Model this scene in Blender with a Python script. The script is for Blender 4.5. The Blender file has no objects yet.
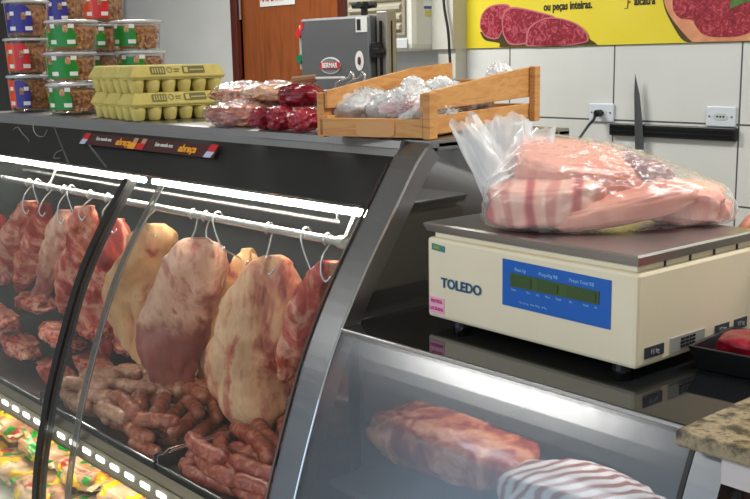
import bpy, bmesh, math, random
from mathutils import Vector, Matrix, noise
from mathutils.bvhtree import BVHTree
sc = bpy.context.scene
COL = sc.collection
random.seed(7)
PI = math.pi
# ------------------------------------------------------------------ camera
CAM = Vector((0, 0, 1.5))
R_right = Vector((0.6644, 0.7472, -0.0186)); R_down = Vector((0.1261, -0.1366, -0.9826)); R_fwd = Vector((-0.7366, 0.6505, -0.1849))
R_fwd.normalize(); R_right = (R_right - R_fwd*R_right.dot(R_fwd)).normalized(); R_up = R_right.cross(R_fwd).normalized()
cd = bpy.data.cameras.new('camera'); cam = bpy.data.objects.new('camera', cd); COL.objects.link(cam)
M = Matrix((R_right, R_up, -R_fwd)).transposed().to_4x4(); M.translation = CAM
cam.matrix_world = M
cd.sensor_width = 36; cd.lens = 1020/750*36; cd.clip_start = .02
sc.camera = cam
FPX = 1020.0
def at(px, py, Y):
    """point on the vertical plane y = Y seen at a place in the photograph"""
    d = R_right*(px-375) - R_up*(py-249.5) + R_fwd*FPX
    return CAM + d*(Y/d.y)
# ------------------------------------------------------------------ world, exposure
sc.view_settings.view_transform = 'Standard'; sc.view_settings.look = 'None'
sc.view_settings.gamma = 1; sc.view_settings.use_curve_mapping = False
sc.view_settings.exposure = 0.0
w = bpy.data.worlds.new('daylight'); sc.world = w; w.use_nodes = True
w.node_tree.nodes['Background'].inputs[0].default_value = (.62, .80, 1, 1)
w.node_tree.nodes['Background'].inputs[1].default_value = 1.6
CEIL_E = 42.0        # ceiling fluorescent fixtures, watts each
TUBE_E = 44.0        # case tube emission
LED_E = 2.3
LOW_E = .7         # fill light added inside the low case
# ------------------------------------------------------------------ material helpers
def srgb(r, g, b):
    f = lambda c: (c/255/12.92) if c/255 <= .04045 else ((c/255+.055)/1.055)**2.4
    return (f(r), f(g), f(b), 1)
def mat(name, col, rough=.5, metal=0, **kw):
    m = bpy.data.materials.new(name); m.use_nodes = True
    b = m.node_tree.nodes['Principled BSDF']
    b.inputs['Base Color'].default_value = col; b.inputs['Roughness'].default_value = rough; b.inputs['Metallic'].default_value = metal
    for k, v in kw.items(): b.inputs[k.replace('_', ' ')].default_value = v
    return m
def nd(m, t, **kw):
    n = m.node_tree.nodes.new(t)
    for k, v in kw.items(): setattr(n, k, v)
    return n
def lk(m, a, b): m.node_tree.links.new(a, b)
def coords(m, scale=(1,1,1), rot=(0,0,0)):
    tc = nd(m, 'ShaderNodeTexCoord'); mp = nd(m, 'ShaderNodeMapping')
    mp.inputs['Scale'].default_value = scale; mp.inputs['Rotation'].default_value = rot
    lk(m, tc.outputs['Object'], mp.inputs['Vector']); return mp.outputs[0]
def ramp(m, fac, stops):
    r = nd(m, 'ShaderNodeValToRGB'); e = r.color_ramp.elements
    while len(e) < len(stops): e.new(.5)
    for i, (p, c) in enumerate(stops): e[i].position = p; e[i].color = c
    lk(m, fac, r.inputs[0]); return r.outputs[0]
def noisy(name, stops, scale=8, detail=6, rough=.5, distort=0, bump=0, bscale=None, metal=0, stretch=(1,1,1), coat=0, **kw):
    m = mat(name, stops[0][1], rough, metal, **kw)
    v = coords(m, stretch)
    n = nd(m, 'ShaderNodeTexNoise'); n.inputs['Scale'].default_value = scale; n.inputs['Detail'].default_value = detail
    n.inputs['Distortion'].default_value = distort
    lk(m, v, n.inputs['Vector'])
    b = m.node_tree.nodes['Principled BSDF']
    lk(m, ramp(m, n.outputs['Fac'], stops), b.inputs['Base Color'])
    if coat: b.inputs['Coat Weight'].default_value = coat; b.inputs['Coat Roughness'].default_value = .12
    if bump:
        n2 = nd(m, 'ShaderNodeTexNoise'); n2.inputs['Scale'].default_value = bscale or scale*3; n2.inputs['Detail'].default_value = 4
        lk(m, v, n2.inputs['Vector'])
        bp = nd(m, 'ShaderNodeBump'); bp.inputs['Strength'].default_value = bump; bp.inputs['Distance'].default_value = .003
        lk(m, n2.outputs['Fac'], bp.inputs['Height']); lk(m, bp.outputs[0], b.inputs['Normal'])
    return m
def clear(name, tint=(1,1,1,1), refl=.5, rough=.03, milky=0, milkcol=(1,1,1,1), bump=0, bscale=60, ior=1.45):
    """thin clear sheet: transparent with fresnel reflection and, if wanted, a milky part"""
    m = bpy.data.materials.new(name); m.use_nodes = True; nt = m.node_tree
    nt.nodes.remove(nt.nodes['Principled BSDF']); out = nt.nodes['Material Output']
    tr = nd(m, 'ShaderNodeBsdfTransparent'); tr.inputs[0].default_value = tint
    gl = nd(m, 'ShaderNodeBsdfGlossy'); gl.inputs['Roughness'].default_value = rough; gl.inputs[0].default_value = (1,1,1,1)
    lw = nd(m, 'ShaderNodeLayerWeight'); pw = nd(m, 'ShaderNodeMath', operation='POWER'); pw.inputs[1].default_value = 5
    lk(m, lw.outputs['Facing'], pw.inputs[0]); f0 = ((ior-1)/(ior+1))**2
    sk = nd(m, 'ShaderNodeMath', operation='MULTIPLY_ADD'); sk.inputs[1].default_value = 1-f0; sk.inputs[2].default_value = f0; lk(m, pw.outputs[0], sk.inputs[0])
    mu = nd(m, 'ShaderNodeMath', operation='MULTIPLY'); mu.inputs[1].default_value = refl; mu.use_clamp = True
    lk(m, sk.outputs[0], mu.inputs[0])
    base = tr.outputs[0]
    if milky:
        df = nd(m, 'ShaderNodeBsdfDiffuse'); df.inputs[0].default_value = milkcol
        mm = nd(m, 'ShaderNodeMixShader'); mm.inputs[0].default_value = milky
        lk(m, tr.outputs[0], mm.inputs[1]); lk(m, df.outputs[0], mm.inputs[2]); base = mm.outputs[0]
    mx = nd(m, 'ShaderNodeMixShader'); lk(m, mu.outputs[0], mx.inputs[0]); lk(m, base, mx.inputs[1]); lk(m, gl.outputs[0], mx.inputs[2])
    if bump:
        v = coords(m); n = nd(m, 'ShaderNodeTexNoise'); n.inputs['Scale'].default_value = bscale; n.inputs['Distortion'].default_value = 1.5
        lk(m, v, n.inputs['Vector']); bp = nd(m, 'ShaderNodeBump'); bp.inputs['Strength'].default_value = bump; bp.inputs['Distance'].default_value = .004
        lk(m, n.outputs['Fac'], bp.inputs['Height']); lk(m, bp.outputs[0], gl.inputs['Normal']); lk(m, bp.outputs[0], lw.inputs['Normal'])
    lk(m, mx.outputs[0], out.inputs[0]); return m
def emit(name, col, s):
    m = mat(name, (.9,.9,.9,1)); b = m.node_tree.nodes['Principled BSDF']
    b.inputs['Emission Color'].default_value = col; b.inputs['Emission Strength'].default_value = s; return m
# ------------------------------------------------------------------ mesh helpers
def link(o, parent=None):
    COL.objects.link(o)
    if parent: o.parent = parent
    return o
def obj(name, bm, m, parent=None, smooth=False, bevel=0):
    bmesh.ops.recalc_face_normals(bm, faces=bm.faces[:])
    me = bpy.data.meshes.new(name); bm.to_mesh(me); bm.free()
    if smooth:
        for p in me.polygons: p.use_smooth = True
    ms = m if isinstance(m, (list, tuple)) else [m]
    for x in ms: me.materials.append(x)
    o = bpy.data.objects.new(name, me); link(o, parent)
    if bevel:
        b = o.modifiers.new('bevel', 'BEVEL'); b.width = bevel; b.segments = 2; b.limit_method = 'ANGLE'
    return o
def tag(o, label=None, cat=None, group=None, kind=None):
    if label: o['label'] = label
    if cat: o['category'] = cat
    if group: o['group'] = group
    if kind: o['kind'] = kind
    return o
def thing(name, label, cat, loc=(0,0,0), rz=0, group=None, rx=0, ry=0):
    o = bpy.data.objects.new(name, None); COL.objects.link(o)
    o.location = loc; o.rotation_euler = (rx, ry, rz); o.empty_display_size = .05
    return tag(o, label, cat, group)
def structure(name, bm, m, **k): return tag(obj(name, bm, m, **k), kind='structure')
def B(): return bmesh.new()
def box(bm, x0, x1, y0, y1, z0, z1):
    vs = [bm.verts.new((x, y, z)) for x in (x0, x1) for y in (y0, y1) for z in (z0, z1)]
    for f in ((0,1,3,2),(4,6,7,5),(0,4,5,1),(2,3,7,6),(0,2,6,4),(1,5,7,3)): bm.faces.new([vs[i] for i in f])
    return bm
def ring_tube(bm, pts, radii, seg=10, cap=True, flat=1.0):
    pts = [Vector(p) for p in pts]; n = len(pts)
    if not isinstance(radii, (list, tuple)): radii = [radii]*n
    rings = []; prev = None
    for i, p in enumerate(pts):
        t = (pts[min(i+1, n-1)] - pts[max(i-1, 0)]).normalized()
        if prev is None:
            a = Vector((0,0,1)) if abs(t.z) < .9 else Vector((1,0,0))
            u = t.cross(a).normalized()
        else: u = (prev - t*prev.dot(t)).normalized()
        prev = u; v = t.cross(u)
        rings.append([bm.verts.new(p + (u*math.cos(2*PI*k/seg) + v*flat*math.sin(2*PI*k/seg))*radii[i]) for k in range(seg)])
    for a, b in zip(rings, rings[1:]):
        for k in range(seg): bm.faces.new((a[k], a[(k+1)%seg], b[(k+1)%seg], b[k]))
    if cap: bm.faces.new(rings[0][::-1]); bm.faces.new(rings[-1])
    return bm
def lathe(bm, prof, seg=32, c=(0,0,0)):
    c = Vector(c); rings = []
    for r, z in prof: rings.append([bm.verts.new(c + Vector((r*math.cos(2*PI*k/seg), r*math.sin(2*PI*k/seg), z))) for k in range(seg)])
    for a, b in zip(rings, rings[1:]):
        for k in range(seg): bm.faces.new((a[k], a[(k+1)%seg], b[(k+1)%seg], b[k]))
    bm.faces.new(rings[0][::-1]); bm.faces.new(rings[-1]); return bm
def prism(bm, poly, h, M4=None):
    """polygon in XY extruded by h in Z, then placed by a matrix"""
    M4 = M4 or Matrix.Identity(4)
    a = [bm.verts.new(M4 @ Vector((x, y, 0))) for x, y in poly]; b = [bm.verts.new(M4 @ Vector((x, y, h))) for x, y in poly]
    bm.faces.new(a[::-1]); bm.faces.new(b); n = len(a)
    for i in range(n): bm.faces.new((a[i], a[(i+1)%n], b[(i+1)%n], b[i]))
    return bm
def catmull(P, n):
    out = []; m = len(P)-1
    for i in range(n+1):
        t = i/n*m; k = min(int(t), m-1); u = t-k
        p0 = P[max(k-1,0)]; p1 = P[k]; p2 = P[k+1]; p3 = P[min(k+2,m)]
        out.append(tuple(.5*(2*b + (c-a)*u + (2*a-5*b+4*c-d)*u*u + (-a+3*b-3*c+d)*u**3) for a, b, c, d in zip(p0,p1,p2,p3)))
    return out
def fbm(v, s, o=4): return noise.fractal(v*s, 1.0, 2.0, o)
def blob(bm, size, amp=.1, freq=3, seed=0, sub=4, box_=1.0, M4=None, bend=0):
    """a lumpy ellipsoid, box_ < 1 makes it squarer"""
    t = bmesh.new(); bmesh.ops.create_icosphere(t, subdivisions=sub, radius=1)
    off = Vector((seed*3.7, seed*1.3, seed*.7)); vs = []
    for v in t.verts:
        p = v.co.copy()
        q = Vector([math.copysign(abs(c)**box_, c) for c in p])
        r = 1 + amp*fbm(p + off, freq*.5, 4)
        q = Vector((q.x*size[0]/2*r, q.y*size[1]/2*r, q.z*size[2]/2*r))
        if bend: q.z += bend*(q.x*q.x)
        v.co = M4 @ q if M4 else q
    me = bpy.data.meshes.new('t'); t.to_mesh(me); t.free(); bm.from_mesh(me); bpy.data.meshes.remove(me)
    return bm
def text(s, size, m, parent, loc, rot, name='lettering', extr=.0004, sx=1, align='CENTER', shear=0, bold=0):
    c = bpy.data.curves.new(name, 'FONT'); c.body = s; c.size = size; c.extrude = extr; c.align_x = align; c.align_y = 'CENTER'; c.shear = shear; c.offset = bold
    c.resolution_u = 3
    o = bpy.data.objects.new('tmp', c); COL.objects.link(o); bpy.context.view_layer.update()
    me = bpy.data.meshes.new_from_object(o.evaluated_get(bpy.context.evaluated_depsgraph_get()))
    COL.objects.unlink(o); bpy.data.objects.remove(o)
    me.materials.clear(); me.materials.append(m)
    n = bpy.data.objects.new(name, me); link(n, parent); n.location = loc; n.rotation_euler = rot; n.scale = (sx, 1, 1)
    return n
FRONT = (PI/2, 0, 0)      # text that reads from -Y
RIGHT = (PI/2, 0, PI/2)   # text that reads from +X
# ------------------------------------------------------------------ materials
MT = {}
def brushed(name, col, rough, bump=.05, stretch=(3, 3, 90)):
    m = mat(name, col, rough, 1.0); v = coords(m, stretch)
    n = nd(m, 'ShaderNodeTexNoise'); n.inputs['Scale'].default_value = 6; n.inputs['Detail'].default_value = 5; lk(m, v, n.inputs['Vector'])
    b = m.node_tree.nodes['Principled BSDF']
    mr = nd(m, 'ShaderNodeMapRange'); mr.inputs[3].default_value = rough*.7; mr.inputs[4].default_value = rough*1.4
    lk(m, n.outputs['Fac'], mr.inputs[0]); lk(m, mr.outputs[0], b.inputs['Roughness'])
    bp = nd(m, 'ShaderNodeBump'); bp.inputs['Strength'].default_value = bump; bp.inputs['Distance'].default_value = .001
    lk(m, n.outputs['Fac'], bp.inputs['Height']); lk(m, bp.outputs[0], b.inputs['Normal']); return m
MT['steel'] = brushed('brushed_steel', (.27,.275,.285,1), .32)
MT['steel_dark'] = brushed('dull_steel', (.20,.205,.215,1), .38)
MT['chrome'] = mat('chrome', (.75,.76,.78,1), .12, 1)
MT['hook'] = mat('hook_steel', (.8,.8,.78,1), .25, .8)
MT['black'] = mat('black_plastic', srgb(20,20,22), .38)
MT['fascia'] = mat('black_fascia', srgb(13,13,14), .55)
MT['rubber'] = mat('black_rubber', srgb(14,14,15), .35)
MT['blackglass'] = mat('black_glass_top', (.006,.007,.008,1), .05, 0, IOR=1.6)
MT['smokeglass'] = mat('smoked_side_glass', (.03,.029,.027,1), .06, 0, IOR=2.5)
MT['glass'] = clear('display_glass', (.97,.99,.985,1), 1.0, .02, ior=1.5)
MT['glass_low'] = clear('low_display_glass', (.8,.82,.84,1), 1.7, .2, ior=1.55, milky=.05, milkcol=(.6,.7,.85,1), bump=.05, bscale=9)
MT['acryl'] = clear('acrylic_edge', (.62,.60,.57,1), 1.0, .15, milky=.3, milkcol=(.22,.20,.18,1))
MT['liner'] = mat('case_liner_grey', srgb(70,76,78), .35, .3)
MT['white_metal'] = mat('white_enamel', srgb(225,228,225), .35)
MT['wall'] = noisy('painted_wall', [(.3, srgb(206,206,202)), (.7, srgb(214,214,210))], 3, rough=.6, bump=.05, bscale=60)
MT['ceil'] = mat('ceiling_paint', srgb(225,225,220), .8)
MT['floor'] = noisy('floor_tile', [(.3, srgb(150,140,128)), (.7, srgb(170,160,148))], 5, rough=.35)
MT['cream'] = noisy('cream_housing', [(.35, srgb(233,220,190)), (.7, srgb(238,226,198))], 5, rough=.42)
MT['wood_door'] = noisy('door_wood', [(.3, srgb(122,62,26)), (.55, srgb(150,80,36)), (.75, srgb(132,68,30))], 5, stretch=(6,1,.6), rough=.4, distort=.6)
MT['wood_frame'] = noisy('frame_wood', [(.3, srgb(72,26,16)), (.7, srgb(92,36,22))], 5, stretch=(6,1,.6), rough=.4)
MT['pine'] = noisy('pine_slat', [(.3, srgb(176,118,62)), (.5, srgb(205,150,88)), (.62, srgb(188,128,70)), (.8, srgb(214,162,100))], 9, stretch=(1,1,9), rough=.6, distort=.9)
MT['pine_l'] = noisy('pine_slat_long', [(.3, srgb(180,120,64)), (.5, srgb(208,152,90)), (.62, srgb(190,130,72)), (.8, srgb(216,164,102))], 9, stretch=(1,.6,7), rough=.6, distort=.9)
MT['wood_dark'] = noisy('brown_cabinet', [(.3, srgb(48,26,15)), (.7, srgb(82,46,26))], 6, stretch=(1,1,6), rough=.5)
MT['print_red'] = mat('print_red', srgb(196,28,34), .5)
MT['print_white'] = mat('print_white', srgb(232,232,228), .5)
MT['print_black'] = mat('print_black', srgb(30,28,26), .5)
MT['print_blue'] = mat('print_blue', srgb(30,84,120), .5)
MT['print_orange'] = mat('print_orange', srgb(236,160,40), .5)
MT['leaf'] = noisy('leaf_print', [(.3, srgb(40,82,30)), (.7, srgb(92,140,60))], 30, rough=.5)
def meat(name, stops, scale=9, distort=1.2, rough=.38, bump=.5, stretch=(1,1,.5), lean=None):
    m = mat(name, stops[0][1], rough); v = coords(m, stretch)
    oi = nd(m, 'ShaderNodeObjectInfo'); ad = nd(m, 'ShaderNodeVectorMath', operation='ADD'); sc_ = nd(m, 'ShaderNodeVectorMath', operation='SCALE')
    cb = nd(m, 'ShaderNodeCombineXYZ')
    for i in range(3): lk(m, oi.outputs['Random'], cb.inputs[i])
    sc_.inputs['Scale'].default_value = 7; lk(m, cb.outputs[0], sc_.inputs[0]); lk(m, v, ad.inputs[0]); lk(m, sc_.outputs[0], ad.inputs[1])
    n = nd(m, 'ShaderNodeTexNoise'); n.inputs['Scale'].default_value = scale; n.inputs['Detail'].default_value = 8; n.inputs['Roughness'].default_value = .6; n.inputs['Distortion'].default_value = distort
    lk(m, ad.outputs[0], n.inputs['Vector'])
    n3 = nd(m, 'ShaderNodeTexNoise'); n3.inputs['Scale'].default_value = scale*6; n3.inputs['Detail'].default_value = 6; n3.inputs['Distortion'].default_value = .8
    lk(m, ad.outputs[0], n3.inputs['Vector'])
    mx = nd(m, 'ShaderNodeMath', operation='MULTIPLY_ADD'); mx.inputs[1].default_value = .28; lk(m, n3.outputs['Fac'], mx.inputs[0])
    sb = nd(m, 'ShaderNodeMath', operation='SUBTRACT'); sb.inputs[1].default_value = .14; lk(m, n.outputs['Fac'], sb.inputs[0]); lk(m, sb.outputs[0], mx.inputs[2])
    b = m.node_tree.nodes['Principled BSDF']; cc_ = ramp(m, mx.outputs[0], stops)
    if lean:      # the cut has lean red muscle towards its lower end
        tc = nd(m, 'ShaderNodeTexCoord'); sx = nd(m, 'ShaderNodeSeparateXYZ'); lk(m, tc.outputs['Object'], sx.inputs[0])
        mr = nd(m, 'ShaderNodeMapRange'); mr.inputs[1].default_value = lean[0]; mr.inputs[2].default_value = lean[1]; lk(m, sx.outputs[2], mr.inputs[0])
        a2 = nd(m, 'ShaderNodeMath', operation='ADD'); lk(m, mr.outputs[0], a2.inputs[0]); lk(m, mx.outputs[0], a2.inputs[1])
        f = ramp(m, a2.outputs[0], [(.78, (0,0,0,1)), (.98, (.8,.8,.8,1))]); mc = nd(m, 'ShaderNodeMixRGB'); mc.inputs[2].default_value = lean[2]
        lk(m, f, mc.inputs[0]); lk(m, cc_, mc.inputs[1]); cc_ = mc.outputs[0]
    lk(m, cc_, b.inputs['Base Color'])
    bp = nd(m, 'ShaderNodeBump'); bp.inputs['Strength'].default_value = bump; bp.inputs['Distance'].default_value = .004
    lk(m, mx.outputs[0], bp.inputs['Height']); lk(m, bp.outputs[0], b.inputs['Normal'])
    return m
MT['fatmeat'] = meat('carcass_fat', [(.33, srgb(160,74,62)), (.41, srgb(208,132,106)), (.48, srgb(230,172,128)), (.58, srgb(238,194,152)), (.64, srgb(220,140,110)), (.74, srgb(178,84,74))], 10, bump=1.0)
MT['creammeat'] = meat('carcass_cream', [(.30, srgb(176,88,66)), (.38, srgb(222,158,112)), (.5, srgb(232,180,124)), (.6, srgb(236,192,142)), (.70, srgb(214,132,100))], 10, bump=1.0)
MT['pinkmeat'] = meat('carcass_pink', [(.30, srgb(150,66,62)), (.40, srgb(206,136,116)), (.48, srgb(236,188,158)), (.56, srgb(228,170,144)), (.66, srgb(190,104,90)), (.76, srgb(222,160,134))], 9, distort=1.4, bump=1.0, lean=(-.10, -.30, srgb(146,58,56)))
MT['redmeat'] = meat('carcass_red', [(.34, srgb(128,28,26)), (.43, srgb(176,52,42)), (.48, srgb(200,86,68)), (.55, srgb(232,172,144)), (.60, srgb(206,104,82)), (.68, srgb(172,52,44)), (.78, srgb(226,160,132))], 8, distort=1.6, bump=.9)
MT['darkmeat'] = meat('beef_dark', [(.3, srgb(92,10,24)), (.5, srgb(132,18,36)), (.66, srgb(158,36,50)), (.76, srgb(186,90,88))], 14, rough=.2)
MT['brownmeat'] = meat('smoked_meat', [(.3, srgb(104,26,24)), (.45, srgb(156,58,44)), (.56, srgb(206,124,84)), (.66, srgb(226,168,130)), (.76, srgb(150,50,44))], 16, rough=.25)
MT['sausage_red'] = meat('sausage_red', [(.3, srgb(122,42,32)), (.5, srgb(158,70,54)), (.62, srgb(188,112,90)), (.74, srgb(206,150,126))], 60, distort=.6, rough=.25, stretch=(1,1,1))
MT['sausage_brown'] = meat('sausage_brown', [(.3, srgb(120,48,32)), (.5, srgb(156,78,54)), (.62, srgb(182,116,88)), (.74, srgb(204,146,118))], 60, distort=.6, rough=.28, stretch=(1,1,1))
MT['sausage_pale'] = meat('sausage_pale', [(.3, srgb(148,84,66)), (.5, srgb(184,128,102)), (.62, srgb(206,158,128)), (.74, srgb(216,178,150))], 60, distort=.6, rough=.28, stretch=(1,1,1))
MT['porkskin'] = meat('pork_skin', [(.3, srgb(200,118,100)), (.5, srgb(220,146,124)), (.62, srgb(228,162,140)), (.74, srgb(210,132,114))], 5, distort=.6, bump=.15, stretch=(1,1,1))
MT['porkpink'] = meat('pork_pink', [(.3, srgb(206,110,100)), (.45, srgb(226,150,134)), (.55, srgb(238,188,172)), (.68, srgb(196,104,96))], 9, distort=1, bump=.2)
MT['bag'] = clear('clear_bag', (1,1,1,1), 1.0, .28, milky=.12, milkcol=(.9,.92,.96,1), bump=.18, bscale=22)
MT['bag_milky'] = clear('milky_bag', (1,1,1,1), 1.0, .22, milky=.42, milkcol=(.95,.96,.97,1), bump=.15, bscale=30)
MT['wrap'] = clear('shrink_wrap', (1,1,1,1), 2.0, .08, milky=.05, bump=.8, bscale=90)
# ================================================================== ROOM
WB = 3.3
bm = B(); box(bm, -8, 3.2, -4.2, WB+.2, -.1, 0); structure('floor', bm, MT['floor'])
bm = B(); box(bm, -8, 3.2, -4.2, WB+.2, 2.9, 3.0); structure('ceiling', bm, MT['ceil'])
# painted part of the back wall around the door opening, then the tiled part
DX0, DX1 = -4.83, -3.95; DTOP = 2.1
bm = B()
box(bm, -8, DX0, WB, WB+.15, 0, 2.9); box(bm, DX0, DX1, WB, WB+.15, DTOP, 2.9); box(bm, DX1, -3.105, WB, WB+.15, 0, 2.9)
structure('wall_back', bm, MT['wall'])
def tile_mat():
    m = mat('white_wall_tile', srgb(205,207,204), .22); b = m.node_tree.nodes['Principled BSDF']
    tc = nd(m, 'ShaderNodeTexCoord'); sx = nd(m, 'ShaderNodeSeparateXYZ'); lk(m, tc.outputs['Object'], sx.inputs[0])
    fs = []
    for ax, off, per in ((0, 1.82, .5215), (2, -.962, .285)):
        a = nd(m, 'ShaderNodeMath', operation='ADD'); a.inputs[1].default_value = off + per*20; lk(m, sx.outputs[ax], a.inputs[0])
        d = nd(m, 'ShaderNodeMath', operation='DIVIDE'); d.inputs[1].default_value = per; lk(m, a.outputs[0], d.inputs[0])
        f = nd(m, 'ShaderNodeMath', operation='FRACT'); lk(m, d.outputs[0], f.inputs[0])
        s = nd(m, 'ShaderNodeMath', operation='SUBTRACT'); s.inputs[1].default_value = .5; lk(m, f.outputs[0], s.inputs[0])
        ab = nd(m, 'ShaderNodeMath', operation='ABSOLUTE'); lk(m, s.outputs[0], ab.inputs[0])
        g = nd(m, 'ShaderNodeMath', operation='GREATER_THAN'); g.inputs[1].default_value = .5 - .0032/per; lk(m, ab.outputs[0], g.inputs[0]); fs.append(g)
    mxm = nd(m, 'ShaderNodeMath', operation='MAXIMUM'); lk(m, fs[0].outputs[0], mxm.inputs[0]); lk(m, fs[1].outputs[0], mxm.inputs[1])
    n = nd(m, 'ShaderNodeTexNoise'); n.inputs['Scale'].default_value = 2.5; lk(m, tc.outputs['Object'], n.inputs['Vector'])
    c1 = ramp(m, n.outputs['Fac'], [(.3, srgb(214,217,214)), (.7, srgb(224,226,223))])
    mc = nd(m, 'ShaderNodeMixRGB'); mc.inputs[2].default_value = srgb(92,94,90); lk(m, mxm.outputs[0], mc.inputs[0]); lk(m, c1, mc.inputs[1]); lk(m, mc.outputs[0], b.inputs['Base Color'])
    bp = nd(m, 'ShaderNodeBump'); bp.invert = True; bp.inputs['Strength'].default_value = .6; bp.inputs['Distance'].default_value = .002
    lk(m, mxm.outputs[0], bp.inputs['Height']); lk(m, bp.outputs[0], b.inputs['Normal']); return m
bm = B(); box(bm, -3.105, 3.2, WB, WB+.15, 0, 2.9); structure('wall_tiled', bm, tile_mat())
bm = B(); box(bm, -8.15, -8, -4.2, WB+.15, 0, 2.9); structure('wall_left', bm, MT['wall'])
bm = B(); box(bm, 3.2, 3.35, -4.2, WB+.15, 0, 2.9); structure('wall_right', bm, MT['wall'])
# shop front: a wide opening to the street with piers and a lintel
bm = B(); box(bm, -8, -5.6, -4.35, -4.2, 0, 2.9); box(bm, 1.6, 3.2, -4.35, -4.2, 0, 2.9); box(bm, -5.6, 1.6, -4.35, -4.2, 2.55, 2.9); structure('wall_front', bm, MT['wall'])
# pilaster between painted and tiled wall
bm = B(); box(bm, -3.215, -3.11, WB-.07, WB, 0, 1.53); box(bm, -3.235, -3.105, WB-.09, WB, 1.53, 2.9); structure('trim_1', bm, noisy('pilaster_paint', [(.3, srgb(196,194,184)), (.7, srgb(206,204,194))], 6, rough=.6))
# door
dr = thing('door_1', None, None, (DX0, WB, 0)); dr['kind'] = 'structure'
bm = B(); W_ = DX1-DX0
box(bm, -.055, 0.0, -.03, .12, 0, DTOP+.05); box(bm, W_, W_+.055, -.03, .12, 0, DTOP+.05); box(bm, 0, W_, -.03, .12, DTOP, DTOP+.05); obj('door_frame', bm, MT['wood_frame'], dr, bevel=.004)
bm = B(); box(bm, .004, W_-.004, .01, .045, .01, DTOP-.004); obj('door_leaf', bm, MT['wood_door'], dr, bevel=.002)
bm = B(); ring_tube(bm, [(.015,-.01,1.72), (.015,-.01,1.84)], .008); ring_tube(bm, [(.015,-.01,1.0), (.015,-.01,1.12)], .008); obj('hinge', bm, MT['chrome'], dr)
bm = B(); ring_tube(bm, [(W_-.06,.01,1.02), (W_-.06,-.05,1.02), (W_-.17,-.055,1.02)], .009); obj('door_handle', bm, MT['chrome'], dr)
sg = thing('door_sign', 'white paper notice with red letters taped high on the brown door', 'sign', (at(275,4,3.29).x, 3.305, 1.78))
bm = B(); box(bm, -.155, .155, -.002, 0, 0, .22); obj('paper', bm, MT['print_white'], sg)
text('NÃO ENTRE', .062, MT['print_red'], sg, (-.045, -.004, .045), FRONT, sx=.6, bold=.001); text('SOMENTE', .06, MT['print_red'], sg, (0, -.004, .15), FRONT, sx=.9, bold=.001)
# ceiling light fixtures
fx = []
for i, (x, y, l) in enumerate([(-3.6, 1.9, 'ceiling light above the display case'), (-.3, 1.9, 'ceiling light above the scale'), (-3.3, -1.8, 'ceiling light near the shop front, left'), (.3, -1.6, 'ceiling light near the shop front, right')]):
    t = thing('ceiling_light', 'long white twin tube ' + l, 'lamp', (x, y, 2.9), PI/2 if i == 1 else 0, 'ceiling lights')
    bm = B(); box(bm, -.62, .62, -.11, .11, -.04, 0); obj('housing', bm, MT['white_metal'], t, bevel=.006)
    for s in (-.05, .05):
        bm = B(); ring_tube(bm, [(-.6, s, -.058), (.6, s, -.058)], .013, 12); obj('tube', bm, emit('ceiling_tube', (1,.98,.95,1), 6), t)
    ld = bpy.data.lights.new('tube_light', 'AREA'); ld.shape = 'RECTANGLE'; ld.size = 1.2; ld.size_y = .16; ld.energy = CEIL_E*(1.5 if i == 0 else 1); ld.color = (1, .97, .92)
    lo = bpy.data.objects.new('tube_light', ld); link(lo, t); lo.location = (0, 0, -.085)
# dark upright freezer at far left
fz = thing('upright_freezer', 'tall black upright freezer against the back wall behind the stacked tubs', 'freezer', (-6.6, 2.55, 0))
bm = B(); box(bm, -.4, .50, 0, .7, .1, 2.1); obj('cabinet', bm, mat('freezer_black', srgb(10,10,12), .45), fz, bevel=.015)
bm = B(); box(bm, -.37, .04, -.04, -.002, .14, 2.06); d_ = obj('door', bm, mat('freezer_door', srgb(14,14,16), .3), fz, bevel=.01)
bm = B(); box(bm, .06, .47, -.04, -.002, .14, 2.06); obj('door', bm, mat('freezer_door', srgb(14,14,16), .3), fz, bevel=.01)
bm = B(); ring_tube(bm, [(0,-.04,1.0), (0,-.075,1.02), (0,-.075,1.5), (0,-.04,1.52)], .01); obj('handle', bm, MT['chrome'], d_)
for x in (-.38,.42):
    for y in (.03,.6): obj('foot', box(B(), x, x+.05, y, y+.05, 0, .1), MT['rubber'], fz)
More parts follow.
